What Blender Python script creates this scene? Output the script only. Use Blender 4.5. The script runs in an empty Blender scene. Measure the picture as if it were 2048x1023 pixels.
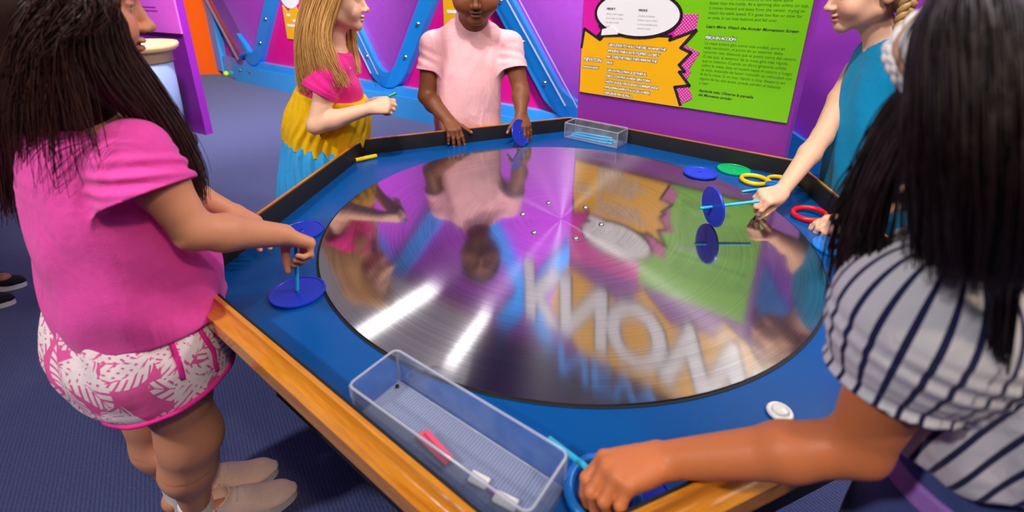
import bpy, bmesh, math, random
import numpy as np
from mathutils import Vector, Matrix

random.seed(7)
SC = bpy.context.scene
COL = SC.collection
PI = math.pi

# ------------------------------------------------------------------ camera model (2048 x 1023 frame)
FPX, PITCH, ROLL, PYO = 963.3, math.radians(21.169), math.radians(.385), -172.7
DISC_R = .6
DECK = .62
CAM = (-.2183*DISC_R, -1.9015*DISC_R, DECK + .9747*DISC_R)

def ray(px, py):
    X = px-1024; Y = py-511.5-PYO
    c, s = math.cos(ROLL), math.sin(ROLL); X, Y = c*X+s*Y, -s*X+c*Y
    cp, sp = math.cos(PITCH), math.sin(PITCH)
    return (X, FPX*cp-Y*sp, -FPX*sp-Y*cp)
def at(px, py, y):            # point of the sight line through (px,py) at world depth y
    d = ray(px, py); t = (y-CAM[1])/d[1]
    return np.array([CAM[i]+d[i]*t for i in range(3)])
def atz(px, py, z=0.):        # ... at height z
    d = ray(px, py); t = (z-CAM[2])/d[2]
    return np.array([CAM[i]+d[i]*t for i in range(3)])
def onplane(px, py, n, D):    # ... on the vertical plane n.xy = D
    r = ray(px, py); s = (D-n[0]*CAM[0]-n[1]*CAM[1])/(n[0]*r[0]+n[1]*r[1])
    return np.array([CAM[i]+r[i]*s for i in range(3)])

def srgb(r, g, b):
    f = lambda c: c/12.92 if c <= .04045 else ((c+.055)/1.055)**2.4
    return (f(r/255), f(g/255), f(b/255), 1)

# ------------------------------------------------------------------ materials
class NT:
    def __init__(s, name):
        s.m = bpy.data.materials.new(name); s.m.use_nodes = True
        s.t = s.m.node_tree; s.n = s.t.nodes; s.b = s.n['Principled BSDF']
    def node(s, typ, **kw):
        o = s.n.new(typ)
        for k, v in kw.items():
            if k.startswith('i_'):
                key = k[2:]; key = int(key) if key.isdigit() else key.replace('_', ' ')
                o.inputs[key].default_value = v
            else: setattr(o, k, v)
        return o
    def link(s, a, b): s.t.links.new(a, b)
    def math(s, op, a, b=None, c=None):
        o = s.n.new('ShaderNodeMath'); o.operation = op
        for i, v in enumerate((a, b, c)):
            if v is None: continue
            if isinstance(v, (int, float)): o.inputs[i].default_value = v
            else: s.link(v, o.inputs[i])
        return o.outputs[0]
    def mix(s, fac, a, b):
        o = s.n.new('ShaderNodeMix'); o.data_type = 'RGBA'
        for i, v in ((0, fac), (6, a), (7, b)):
            if isinstance(v, (int, float)): o.inputs[i].default_value = v
            elif isinstance(v, tuple): o.inputs[i].default_value = v
            else: s.link(v, o.inputs[i])
        return o.outputs[2]
def mat(name, col, rough=.5, metal=0, var=.06, vscale=6, bump=0, bscale=60, spec=.5, coat=0, alpha=1, trans=0, sheen=0, sss=0, emit=0, coords='Object'):
    t = NT(name); b = t.b
    tc = t.node('ShaderNodeTexCoord')
    nz = t.node('ShaderNodeTexNoise', i_Scale=vscale, i_Detail=4.)
    t.link(tc.outputs[coords], nz.inputs['Vector'])
    c1 = tuple(min(1, x*(1+var)) for x in col[:3])+(1,); c2 = tuple(x*(1-var) for x in col[:3])+(1,)
    t.link(t.mix(nz.outputs['Fac'], c2, c1), b.inputs['Base Color'])
    b.inputs['Roughness'].default_value = rough; b.inputs['Metallic'].default_value = metal
    b.inputs['Specular IOR Level'].default_value = spec
    b.inputs['Coat Weight'].default_value = coat
    b.inputs['Alpha'].default_value = alpha
    b.inputs['Transmission Weight'].default_value = trans
    b.inputs['Sheen Weight'].default_value = sheen
    if sss:
        b.inputs['Subsurface Weight'].default_value = sss
        b.inputs['Subsurface Radius'].default_value = (1, .35, .2); b.inputs['Subsurface Scale'].default_value = .006
    if emit:
        b.inputs['Emission Color'].default_value = col; b.inputs['Emission Strength'].default_value = emit
    if bump:
        n2 = t.node('ShaderNodeTexNoise', i_Scale=bscale, i_Detail=3.)
        t.link(tc.outputs[coords], n2.inputs['Vector'])
        bp = t.node('ShaderNodeBump', i_Strength=bump, i_Distance=.01)
        t.link(n2.outputs['Fac'], bp.inputs['Height']); t.link(bp.outputs['Normal'], b.inputs['Normal'])
    return t.m

def wood(name, light, dark, rough=.25, coat=.6, scale=3, axis=(1, 14, 14)):
    t = NT(name); b = t.b
    tc = t.node('ShaderNodeTexCoord'); mp = t.node('ShaderNodeMapping'); mp.inputs['Scale'].default_value = axis
    t.link(tc.outputs['Object'], mp.inputs['Vector'])
    nz = t.node('ShaderNodeTexNoise', i_Scale=scale, i_Detail=8., i_Distortion=.6); t.link(mp.outputs[0], nz.inputs['Vector'])
    wv = t.node('ShaderNodeTexNoise', i_Scale=scale*6, i_Detail=3.); t.link(mp.outputs[0], wv.inputs['Vector'])
    f = t.math('MULTIPLY_ADD', wv.outputs['Fac'], .5, t.math('MULTIPLY', nz.outputs['Fac'], .7))
    f = t.math('MULTIPLY_ADD', f, 2.2, -.8)
    cl = t.node('ShaderNodeClamp'); t.link(f, cl.inputs[0])
    t.link(t.mix(cl.outputs[0], dark, light), b.inputs['Base Color'])
    b.inputs['Roughness'].default_value = rough; b.inputs['Coat Weight'].default_value = coat; b.inputs['Coat Roughness'].default_value = .08
    bp = t.node('ShaderNodeBump', i_Strength=.15, i_Distance=.004)
    n3 = t.node('ShaderNodeTexNoise', i_Scale=45., i_Detail=2.); t.link(tc.outputs['Object'], n3.inputs['Vector'])
    t.link(n3.outputs['Fac'], bp.inputs['Height']); t.link(bp.outputs['Normal'], b.inputs['Normal'])
    t.link(bp.outputs['Normal'], b.inputs['Coat Normal'])
    return t.m

def carpet_mat():
    t = NT('carpet'); b = t.b
    tc = t.node('ShaderNodeTexCoord')
    n1 = t.node('ShaderNodeTexNoise', i_Scale=260., i_Detail=3.); t.link(tc.outputs['Object'], n1.inputs['Vector'])
    n2 = t.node('ShaderNodeTexNoise', i_Scale=1.3, i_Detail=3.); t.link(tc.outputs['Object'], n2.inputs['Vector'])
    mp = t.node('ShaderNodeMapping'); mp.inputs['Rotation'].default_value = (0, 0, math.radians(-35)); t.link(tc.outputs['Object'], mp.inputs['Vector'])
    wv = t.node('ShaderNodeTexWave', i_Scale=34., i_Distortion=2.2, i_Detail=2.); wv.inputs['Detail Scale'].default_value = 3; t.link(mp.outputs[0], wv.inputs['Vector'])
    f = t.math('MULTIPLY_ADD', n1.outputs['Fac'], .75, t.math('MULTIPLY', wv.outputs['Fac'], .25))
    c = t.mix(f, srgb(22, 28, 60), srgb(92, 102, 158))
    c = t.mix(t.math('MULTIPLY', n2.outputs['Fac'], .5), c, srgb(58, 66, 116))
    t.link(c, b.inputs['Base Color']); b.inputs['Roughness'].default_value = .95; b.inputs['Specular IOR Level'].default_value = .1
    b.inputs['Sheen Weight'].default_value = .15
    bp = t.node('ShaderNodeBump', i_Strength=.7, i_Distance=.006); t.link(f, bp.inputs['Height']); t.link(bp.outputs['Normal'], b.inputs['Normal'])
    return t.m

def disc_mat():
    """turned stainless steel: circular brushing around the middle"""
    t = NT('turned_steel'); b = t.b; t.n.remove(b); out = t.n['Material Output']
    tc = t.node('ShaderNodeTexCoord')
    sx = t.node('ShaderNodeSeparateXYZ'); t.link(tc.outputs['Object'], sx.inputs[0])
    r = t.math('SQRT', t.math('ADD', t.math('POWER', sx.outputs[0], 2.), t.math('POWER', sx.outputs[1], 2.)))
    ang = t.math('ARCTAN2', sx.outputs[1], sx.outputs[0])
    cm = t.node('ShaderNodeCombineXYZ'); t.link(t.math('MULTIPLY', r, 330.), cm.inputs[0]); t.link(t.math('MULTIPLY', ang, 1.2), cm.inputs[1])
    nz = t.node('ShaderNodeTexNoise', i_Scale=1., i_Detail=3.); t.link(cm.outputs[0], nz.inputs['Vector'])
    col = t.mix(nz.outputs['Fac'], srgb(165, 160, 162), srgb(222, 218, 220))
    tan = t.node('ShaderNodeTangent'); tan.direction_type = 'RADIAL'; tan.axis = 'Z'
    gA = t.node('ShaderNodeBsdfAnisotropic'); gA.inputs['Roughness'].default_value = .45; gA.inputs['Anisotropy'].default_value = .7
    gS = t.node('ShaderNodeBsdfAnisotropic'); gS.inputs['Roughness'].default_value = .085; gS.inputs['Anisotropy'].default_value = .4
    for g in (gA, gS):
        t.link(col, g.inputs['Color']); t.link(tan.outputs[0], g.inputs['Tangent'])
    mx = t.node('ShaderNodeMixShader'); mx.inputs[0].default_value = .86
    t.link(gA.outputs[0], mx.inputs[1]); t.link(gS.outputs[0], mx.inputs[2]); t.link(mx.outputs[0], out.inputs['Surface'])
    return t.m

def plastic_clear(name, tint=(.93, .95, 1, 1), k=.16):
    """thin clear acrylic: mostly see-through, mirror-like at grazing angles"""
    t = NT(name); t.n.remove(t.b); out = t.n['Material Output']
    tr = t.node('ShaderNodeBsdfTransparent'); tr.inputs[0].default_value = tint
    gl = t.node('ShaderNodeBsdfGlossy'); gl.inputs['Roughness'].default_value = .06
    df = t.node('ShaderNodeBsdfDiffuse'); df.inputs[0].default_value = (.75, .78, .9, 1)
    tc = t.node('ShaderNodeTexCoord'); nz = t.node('ShaderNodeTexNoise', i_Scale=30.); t.link(tc.outputs['Object'], nz.inputs['Vector'])
    m0 = t.node('ShaderNodeMixShader'); t.link(t.math('MULTIPLY', nz.outputs['Fac'], k), m0.inputs[0])
    t.link(tr.outputs[0], m0.inputs[1]); t.link(df.outputs[0], m0.inputs[2])
    lw = t.node('ShaderNodeLayerWeight'); lw.inputs[0].default_value = .12
    m1 = t.node('ShaderNodeMixShader'); t.link(t.math('MULTIPLY', lw.outputs['Fresnel'], .55), m1.inputs[0]); t.link(m0.outputs[0], m1.inputs[1]); t.link(gl.outputs[0], m1.inputs[2])
    t.link(m1.outputs[0], out.inputs['Surface'])
    return t.m

# ------------------------------------------------------------------ object helpers
def link(name, me, m=None, parent=None, smooth=False):
    o = bpy.data.objects.new(name, me); COL.objects.link(o)
    if m is not None:
        for x in (m if isinstance(m, (list, tuple)) else [m]): me.materials.append(x)
    if smooth:
        me.polygons.foreach_set('use_smooth', [True]*len(me.polygons))
    if parent is not None: o.parent = parent
    return o
def empty(name, loc=(0, 0, 0), rotz=0):
    o = bpy.data.objects.new(name, None); COL.objects.link(o); o.location = loc; o.rotation_euler = (0, 0, rotz); o.empty_display_size = .05
    return o
def tag(o, label, cat, group=None, kind=None):
    if label: o['label'] = label
    if cat: o['category'] = cat
    if group: o['group'] = group
    if kind: o['kind'] = kind
    return o
def struct(o): o['kind'] = 'structure'; return o

def bm_obj(name, bm, m=None, parent=None, smooth=False, bevel=0, seg=2):
    if bevel:
        bmesh.ops.bevel(bm, geom=[e for e in bm.edges if e.calc_face_angle(0) > .6], offset=bevel, segments=seg, affect='EDGES', profile=.5)
    bmesh.ops.recalc_face_normals(bm, faces=bm.faces)
    me = bpy.data.meshes.new(name); bm.to_mesh(me); bm.free()
    return link(name, me, m, parent, smooth)
def add_box(bm, c, s, rotz=0, rot=None):
    M = Matrix.Translation(c) @ (rot if rot is not None else Matrix.Rotation(rotz, 4, 'Z')) @ Matrix.Diagonal((s[0], s[1], s[2], 1))
    return bmesh.ops.create_cube(bm, size=1, matrix=M)
def add_cyl(bm, a, b, r0, r1=None, seg=20, caps=True):
    a, b = Vector(a), Vector(b); d = b-a; r1 = r0 if r1 is None else r1
    q = Vector((0, 0, 1)).rotation_difference(d).to_matrix().to_4x4()
    M = Matrix.Translation((a+b)/2) @ q
    return bmesh.ops.create_cone(bm, cap_ends=caps, cap_tris=False, segments=seg, radius1=r0, radius2=r1, depth=d.length, matrix=M)
def add_lathe(bm, prof, seg=48, M=Matrix.Identity(4)):
    """closed or open profile [(r,z)] turned around z"""
    rings = []
    for r, z in prof:
        if r < 1e-6: rings.append([bm.verts.new(M @ Vector((0, 0, z)))])
        else: rings.append([bm.verts.new(M @ Vector((r*math.cos(2*PI*i/seg), r*math.sin(2*PI*i/seg), z))) for i in range(seg)])
    for A, B in zip(rings, rings[1:]):
        for i in range(seg):
            j = (i+1) % seg
            if len(A) == 1 and len(B) == 1: continue
            if len(A) == 1: bm.faces.new((A[0], B[i], B[j]))
            elif len(B) == 1: bm.faces.new((A[i], A[j], B[0]))
            else: bm.faces.new((A[i], A[j], B[j], B[i]))
def add_torus(bm, R, r, M=Matrix.Identity(4), seg=48, sub=12, flat=1.):
    g = [[bm.verts.new(M @ Vector(((R+r*math.cos(b))*math.cos(a), (R+r*math.cos(b))*math.sin(a), flat*r*math.sin(b))))
          for b in (2*PI*j/sub for j in range(sub))] for a in (2*PI*i/seg for i in range(seg))]
    for i in range(seg):
        for j in range(sub):
            bm.faces.new((g[i][j], g[(i+1) % seg][j], g[(i+1) % seg][(j+1) % sub], g[i][(j+1) % sub]))
def add_tube(bm, pts, r, seg=8, caps=True):
    pts = [Vector(p) for p in pts]; n = len(pts); R = r if isinstance(r, (list, tuple)) else [r]*n
    rings = []; ref = None
    for i, p in enumerate(pts):
        d = (pts[min(i+1, n-1)]-pts[max(i-1, 0)]).normalized()
        if ref is None: ref = d.orthogonal().normalized()
        u = (ref-d*ref.dot(d)).normalized(); v = d.cross(u); ref = u
        rings.append([bm.verts.new(p+(u*math.cos(2*PI*k/seg)+v*math.sin(2*PI*k/seg))*R[i]) for k in range(seg)])
    for A, B in zip(rings, rings[1:]):
        for k in range(seg): bm.faces.new((A[k], A[(k+1) % seg], B[(k+1) % seg], B[k]))
    if caps: bm.faces.new(rings[0][::-1]); bm.faces.new(rings[-1])
def add_prism(bm, pts, depth, to3):
    """polygon pts [(u,v)] extruded by depth; to3(u,v,w) gives the world point"""
    A = [bm.verts.new(to3(u, v, 0)) for u, v in pts]; B = [bm.verts.new(to3(u, v, depth)) for u, v in pts]
    n = len(pts)
    if n <= 4: bm.faces.new(A); bm.faces.new(B[::-1])
    else:
        from mathutils.geometry import tessellate_polygon
        for t in tessellate_polygon([[Vector((u, v, 0)) for u, v in pts]]):
            bm.faces.new([A[i] for i in t]); bm.faces.new([B[i] for i in t[::-1]])
    for i in range(n): bm.faces.new((A[i], B[i], B[(i+1) % n], A[(i+1) % n]))
def dup(root, loc=None, rotz=None):
    r = root.copy(); COL.objects.link(r)
    if loc is not None: r.location = loc
    if rotz is not None: r.rotation_euler = (0, 0, rotz)
    for ch in list(root.children):
        c = ch.copy(); COL.objects.link(c); c.parent = r
        for g in ch.children:
            d = g.copy(); COL.objects.link(d); d.parent = c
    return r
def frame_of(x, y, z):       # rows are axes -> matrix
    return Matrix((x, y, z)).transposed().to_4x4()
def text_mesh(body, size, shear=0., weight=0., spacing=1., align='LEFT', line=1.):
    cu = bpy.data.curves.new('t', 'FONT'); cu.body = body; cu.size = size; cu.shear = shear; cu.offset = weight
    cu.space_character = spacing; cu.align_x = align; cu.space_line = line; cu.resolution_u = 3; cu.fill_mode = 'FRONT'
    o = bpy.data.objects.new('t', cu); COL.objects.link(o)
    dg = bpy.context.evaluated_depsgraph_get(); dg.update()
    me = bpy.data.meshes.new_from_object(o.evaluated_get(dg)); bpy.data.objects.remove(o); bpy.data.curves.remove(cu)
    me.materials.clear()
    return me
# ================================================================== MATERIALS
M = dict(
    magenta=mat('magenta_paint', srgb(232, 8, 138), .35), purple=mat('purple_paint', srgb(172, 66, 200), .32),
    violet=mat('violet_board', srgb(140, 50, 165), .3), deepviolet=mat('deep_violet_board', srgb(118, 28, 140), .3),
    lilac=mat('lilac_panel', srgb(205, 88, 215), .3), orange=mat('orange_paint', srgb(252, 96, 4), .4),
    bar=mat('blue_bar_paint', srgb(22, 138, 226), .3), sky=mat('light_blue_panel', srgb(58, 160, 235), .2, coat=.3),
    silver=mat('silver_bar', srgb(196, 190, 220), .3, .0), steel=mat('rivet_steel', srgb(200, 205, 212), .2, 1),
    deck=mat('blue_laminate', srgb(2, 78, 150), .3, var=.08, spec=.3), black=mat('black_lining', srgb(16, 16, 20), .6),
    dark=mat('dark_base', srgb(12, 13, 20), .7), ceil=mat('dark_violet_ceiling', srgb(62, 40, 82), .9), wallr=mat('violet_wall', srgb(96, 52, 128), .7),
    green=mat('green_print', srgb(122, 204, 6), .35, var=.02), yellow=mat('yellow_print', srgb(252, 184, 10), .35, var=.03),
    pink=mat('pink_print', srgb(226, 26, 168), .35, var=.02), white=mat('white_print', srgb(246, 246, 248), .4, var=.01),
    ink=mat('black_print', srgb(28, 18, 26), .45, var=.02), greenink=mat('dark_green_print', srgb(34, 84, 10), .45, var=.02),
    greyink=mat('grey_print', srgb(165, 165, 172), .45, var=.02), violetink=mat('violet_print', srgb(150, 40, 160), .45, var=.02),
    bluep=mat('blue_plastic', srgb(24, 58, 205), .3), bluel=mat('bright_blue_plastic', srgb(10, 120, 215), .3), greenp=mat('green_plastic', srgb(10, 168, 100), .32),
    yellowp=mat('yellow_plastic', srgb(248, 205, 8), .3), redp=mat('red_plastic', srgb(222, 18, 40), .3), cyan=mat('cyan_plastic', srgb(50, 190, 232), .25),
    redpink=mat('coral_plastic', srgb(240, 90, 120), .35), whitep=mat('white_plastic', srgb(232, 230, 226), .3), teal=mat('teal_plastic', srgb(10, 160, 130), .3),
    clear=plastic_clear('clear_acrylic'), clearedge=mat('acrylic_edge', srgb(215, 222, 240), .12, alpha=.40, coat=.5), traymat=mat('tray_floor', srgb(150, 165, 205), .35, alpha=.6),
    sheet=plastic_clear('acrylic_sheet', (.97, .97, .98, 1), .03),
    bowl=mat('cream_bowl', srgb(236, 190, 130), .3), pedestal=mat('grey_blue_pedestal', srgb(112, 128, 165), .45), lime=mat('lime_ball', srgb(200, 235, 40), .5),
)
M['rim'] = wood('varnished_oak', srgb(232, 158, 48), srgb(176, 100, 20), rough=.22, coat=.8)
M['carpet'] = carpet_mat(); M['disc'] = disc_mat()

# ================================================================== ROOM
def quad(name, pts, m):
    bm = bmesh.new(); bm.faces.new([bm.verts.new(p) for p in pts]); return struct(bm_obj(name, bm, m))
bm = bmesh.new(); add_box(bm, (0, 1, -.05), (16, 16, .1)); struct(bm_obj('floor', bm, M['carpet']))
bm = bmesh.new(); add_box(bm, (0, 1, 3.45), (16, 16, .1)); struct(bm_obj('ceiling', bm, M['ceil']))
WT, WN, WD = np.array([.82008, -.57225, 0]), np.array([.57225, .82008, 0]), 2.0468
WZ = np.array([0, 0, 1.])
BACK = .18                                       # the wall's face stands this far behind the trough's front
def wpt(s, z, w=0):                              # wall coordinates: s along, z up, w towards the room
    return tuple(WT*s + WN*(WD+BACK-w) + WZ*z)
def wpx(px, py, w=0):                            # pixel -> (s, z) on the wall
    p = onplane(px, py, WN, WD+BACK-w); return (float(p@WT), float(p[2]))
S0 = -6.9
wall = struct(bm_obj('wall_back', (lambda b: (add_prism(b, [(S0, 0), (8, 0), (8, 3.4), (S0, 3.4)], -.08, wpt), b)[1])(bmesh.new()), M['magenta']))

def strip(bm, line, w0, w1, depth, base=0.):
    """flat bar along a polyline in wall coordinates; w0 left side, w1 right side"""
    L = [np.array(p) for p in line]; A, B = [], []
    for i, p in enumerate(L):
        d = L[min(i+1, len(L)-1)]-L[max(i-1, 0)]; d = d/np.linalg.norm(d); n = np.array([-d[1], d[0]])
        A.append(p+n*w0); B.append(p-n*w1)
    poly = [tuple(p) for p in A+B[::-1]]
    f = lambda u, v, w: wpt(u, v, w+base)
    for i in range(len(L)-1):
        add_prism(bm, [tuple(A[i]), tuple(A[i+1]), tuple(B[i+1]), tuple(B[i])], depth, f)
def vee(sc, zb, half, slopeL, slopeR, r, ztop=3.3, n=8):
    """V outline with rounded bottom: from upper left down to bottom and up to upper right"""
    P = []
    aL, aR = math.atan2(1, slopeL), math.atan2(1, slopeR)
    bl, br = (sc-half, zb+r), (sc+half, zb+r)
    P.append((bl[0]-slopeL*(ztop-bl[1]), ztop)); P.append(bl)
    for i in range(1, n):
        t = i/n; P.append(((1-t)**2*bl[0]+2*t*(1-t)*sc+t*t*br[0], (1-t)**2*bl[1]+2*t*(1-t)*(zb-.02)+t*t*br[1]))
    P.append(br); P.append((br[0]+slopeR*(ztop-br[1]), ztop))
    return P
# three purple V windows with blue riveted frames; slopes measured along the wall
VEES = []
p0, p1 = wpx(497, 62), wpx(453, 0); q0, q1 = wpx(520, 90), wpx(541, 0)
VEES.append(((wpx(514, 112)[0]), wpx(514, 112)[1], .10, abs((p1[0]-p0[0])/(p1[1]-p0[1])), abs((q1[0]-q0[0])/(q1[1]-q0[1])), .12))
p0, p1 = wpx(797, 140), wpx(850, 0)
sl = abs((p1[0]-p0[0])/(p1[1]-p0[1]))
VEES.append((wpx(784, 157)[0], wpx(784, 157)[1], .14, sl, sl, .16))
p0, p1 = wpx(1003, 0), wpx(1105, 190)
sl = abs((p1[0]-p0[0])/(p1[1]-p0[1]))
VEES.append((wpx(1150, 214)[0]+.12, wpx(1150, 214)[1]-.02, .22, sl, sl, .16))
q4 = wpx(1583, 262); VEES.append((q4[0]+sl*(q4[1]-VEES[2][1]-.13)+.2, VEES[2][1]-.03, .2, sl, sl, .16))
for k, V in enumerate(VEES):
    P = vee(*V)
    bm = bmesh.new(); add_prism(bm, P, .02, wpt); bm_obj('window_panel', bm, M['purple'], wall)
    wd = [.16, .15, .17, .17][k]
    bm = bmesh.new(); strip(bm, P, 0, wd, .07, .0); bm_obj('frame_bar', bm, M['bar'], wall)
    # rivets
    for i in (0, len(P)-2):
        a, b = np.array(P[i]), np.array(P[i+1]); L = np.linalg.norm(b-a); d = (b-a)/L; n = np.array([-d[1], d[0]])
        for j in range(int(L/.36)):
            c = a+d*(.15+.36*j)-n*wd*.55 if i else b-d*(.1+.36*j)-n*wd*.55
            if c[1] > 1.7: continue
            bm = bmesh.new(); add_lathe(bm, [(.022, .07), (.018, .08), (.009, .087), (0, .088)], 12, Matrix.Translation(wpt(c[0], c[1], 0)) @ frame_of(WT, (0, 0, 1), -WN)); bm_obj('rivet', bm, M['steel'], wall, True)
# left end posts, bottom ledge, trough
def bar_px(name, a, b, wid, depth, m, base=0.):
    A, B = np.array(wpx(*a)), np.array(wpx(*b)); d = B-A; A2 = A+(A-B)/np.linalg.norm(d)*2.6 if A[1] > .6 else A
    bm = bmesh.new(); strip(bm, [tuple(A2), tuple(B)], wid/2, wid/2, depth, base); return bm_obj(name, bm, m, wall)
bar_px('end_post', (404, 0), (435, 148), .1, .1, M['bar'])
bar_px('end_post', (425, 0), (452, 140), .16, .08, M['sky'])
bar_px('diagonal_tube', (436, 0), (497, 112), .15, .12, M['silver'])
bar_px('diagonal_tube', (447, 0), (504, 108), .05, .16, M['steel'])
bm = bmesh.new(); add_prism(bm, [(S0+.35, 0), (8, 0), (8, .26), (S0+.35, .26)], .06, wpt); bm_obj('ledge', bm, M['sky'], wall)
s0 = wpx(467, 140, BACK)[0]
tr = empty('acrylic_trough', wpt(s0+2, 0, BACK)); tag(tr, 'long light blue trough along the foot of the magenta and purple wall', 'trough')
def tw(u, v, w): return tuple(np.array(wpt(u, v, w))-np.array(tr.location))
bm = bmesh.new(); add_prism(bm, [(s0, .0), (s0+5.3, .0), (s0+5.3, .205), (s0, .205)], .012, lambda u, v, w: tw(u, v, w+BACK-.012)); bm_obj('front_board', bm, M['sky'], tr)
bm = bmesh.new(); add_prism(bm, [(s0, .0), (s0+5.3, .0), (s0+5.3, .10), (s0, .10)], .08, lambda u, v, w: tw(u, v, w+.07)); bm_obj('inner_shelf', bm, M['bar'], tr)
for ds in (.16, .4, 1.6, 3., 4.4):
    bm = bmesh.new(); add_lathe(bm, [(.02, .0), (.018, .006), (0, .008)], 12, Matrix.Translation(tw(s0+ds, .15, BACK)) @ frame_of(WT, (0, 0, 1), -WN)); bm_obj('bolt', bm, M['steel'], tr, True)
# clear sheets standing before the V windows
for k, (sc, zb, lab) in enumerate(((VEES[1][0], VEES[1][1], 'clear acrylic sheet over the purple window behind the blonde girl'), (VEES[2][0], VEES[2][1], 'clear acrylic sheet over the purple window left of the green sign'))):
    bm = bmesh.new(); V = VEES[k+1]
    P = [(sc-V[3]*1.2-.1, zb+1.2), (sc-.12, zb+.06), (sc+.12, zb+.06), (sc+V[4]*1.2+.1, zb+1.2)]
    add_prism(bm, P, .008, lambda u, v, w: wpt(u, v, w+.15))
    o = bm_obj('acrylic_sheet', bm, M['sheet']); tag(o, lab, 'sheet')
    bm = bmesh.new(); add_tube(bm, [wpt(P[0][0], P[0][1], .155), wpt(P[1][0], P[1][1], .155)], .006, 6); add_tube(bm, [wpt(P[0][0]+.12, P[0][1], .155), wpt(P[1][0]+.1, P[1][1], .155)], .004, 6); bm_obj('polished_edge', bm, M['clearedge'], o)

# small posters on the magenta panels
def poster(cx, cy, w, h, label):
    s, z = wpx(cx, cy); e = empty('small_sign', wpt(s, z-h/2, .0)); tag(e, label, 'sign')
    f = lambda u, v, ww: tuple(np.array(wpt(s+u, z+v, ww))-np.array(e.location))
    bm = bmesh.new(); add_prism(bm, [(-w/2, -h/2), (w/2, -h/2), (w/2*1.05, h*.12), (w*.2, h*.05), (w*.05, h*.2), (-w*.3, h*.02), (-w/2, h*.16)], .01, lambda u, v, ww: f(u, v, ww+.002)); bm_obj('yellow_board', bm, M['yellow'], e)
    bm = bmesh.new(); add_prism(bm, [(-.1*w+.42*w*math.cos(a), h*.34+.24*h*math.sin(a)) for a in (2*PI*i/20 for i in range(20))], .012, lambda u, v, ww: f(u, v, ww+.004)); bm_obj('speech_bubble', bm, M['white'], e)
    bm = bmesh.new()
    for i, (a, b) in enumerate(((-.35, -.2), (-.1, .35), (-.4, .05), (-.05, .4))):
        y = -h*(.02+.1*i); add_prism(bm, [(w*a, y-h*.03), (w*b, y-h*.03), (w*b, y+h*.015), (w*a, y+h*.015)], .002, lambda u, v, ww: f(u, v, ww+.0125))
    bm_obj('print_lines', bm, M['white'], e)
poster(590, 28, .42, .56, 'small yellow sign with white speech bubble on magenta wall, behind the blonde girl')
poster(925, -8, .42, .56, 'small yellow sign mostly hidden behind the head of the boy')

# orange return wall at the left, violet side and rear walls
c0 = np.array(wpt(S0+.34, 0)); o1 = onplane(389, 152, WN, WD+.1)
odir = np.array([-.985, -.17, 0])
a = c0; b_ = c0+odir*1.6
quad('wall_left', [tuple(a), tuple(b_), tuple(b_+WZ*3.4), tuple(a+WZ*3.4)], M['orange'])
quad('wall_side', [(-6.2, -5, 0), (-6.2, 6, 0), (-6.2, 6, 3.4), (-6.2, -5, 3.4)], M['wallr'])
quad('wall_rear', [(-7, -4.5, 0), (7, -4.5, 0), (7, -4.5, 3.4), (-7, -4.5, 3.4)], M['wallr'])
quad('wall_right', [(5.5, -5, 0), (5.5, 6, 0), (5.5, 6, 3.4), (5.5, -5, 3.4)], M['wallr'])

# ball on the carpet by the wall
b_ = atz(445, 150, 0)
bm = bmesh.new(); bmesh.ops.create_uvsphere(bm, u_segments=20, v_segments=12, radius=.035, matrix=Matrix.Translation((0, 0, .035)))
o = bm_obj('ball', bm, M['lime'], smooth=True); o.location = tuple(b_+np.array([.1, -.08, 0])); tag(o, 'small lime green ball on the carpet at the left foot of the blue ledge', 'ball')

# ------------------------------------------------------------------ kiosk and bowl exhibit at the left
kb = np.array([-2.693, 2.721, 0])
kd = np.array([-.9, .43, 0]); kd /= np.linalg.norm(kd)      # board runs left/back from its right edge
kn = np.array([-kd[1], kd[0], 0]); kn = kn if kn[1] < 0 else -kn
k = empty('information_kiosk', tuple(kb+kd*.5)); tag(k, 'purple upright board with a lilac text panel behind the bowl exhibit at left', 'kiosk')
kf = lambda u, v, w: tuple(kd*(u-.5)+WZ*v+kn*w)
bm = bmesh.new(); add_prism(bm, [(0, 0), (1.05, 0), (1.05, 1.9), (0, 1.9)], -.06, kf); bm_obj('board', bm, M['deepviolet'], k)
bm = bmesh.new(); add_prism(bm, [(.0, .82), (.95, .82), (.95, 1.6), (.0, 1.6)], .012, kf); bm_obj('text_panel', bm, M['lilac'], k)
bm = bmesh.new(); random.seed(3)
for i in range(20):
    z = .98+.026*i; u1 = .22+random.random()*.05
    if i in (2, 3): continue
    add_prism(bm, [(u1, z), (.75, z), (.75, z+.008), (u1, z+.008)], .001, lambda u, v, w: kf(u, v, w+.0125))
bm_obj('print_lines', bm, M['violetink'], k)
g0 = np.array([-2.84, 2.40, 0])
g = empty('gravity_well', tuple(g0)); tag(g, 'cream round bowl exhibit on a grey blue pedestal at left', 'exhibit')
bm = bmesh.new(); add_lathe(bm, [(.0, .60), (.06, .62), (.17, .70), (.225, .775), (.235, .79), (.255, .79), (.262, .775), (.255, .75), (.24, .742), (.24, .735), (.21, .735), (.21, .655), (0, .655)], 48); bm_obj('bowl', bm, M['bowl'], g, True)
bm = bmesh.new(); add_lathe(bm, [(0, .66), (.2, .66), (.19, .3), (.17, .06), (0, .06)], 40); bm_obj('pedestal', bm, M['pedestal'], g, True)
bm = bmesh.new(); add_lathe(bm, [(0, .07), (.22, .07), (.235, .05), (.235, 0), (0, 0)], 40); bm_obj('foot_ring', bm, M['dark'], g)

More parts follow.
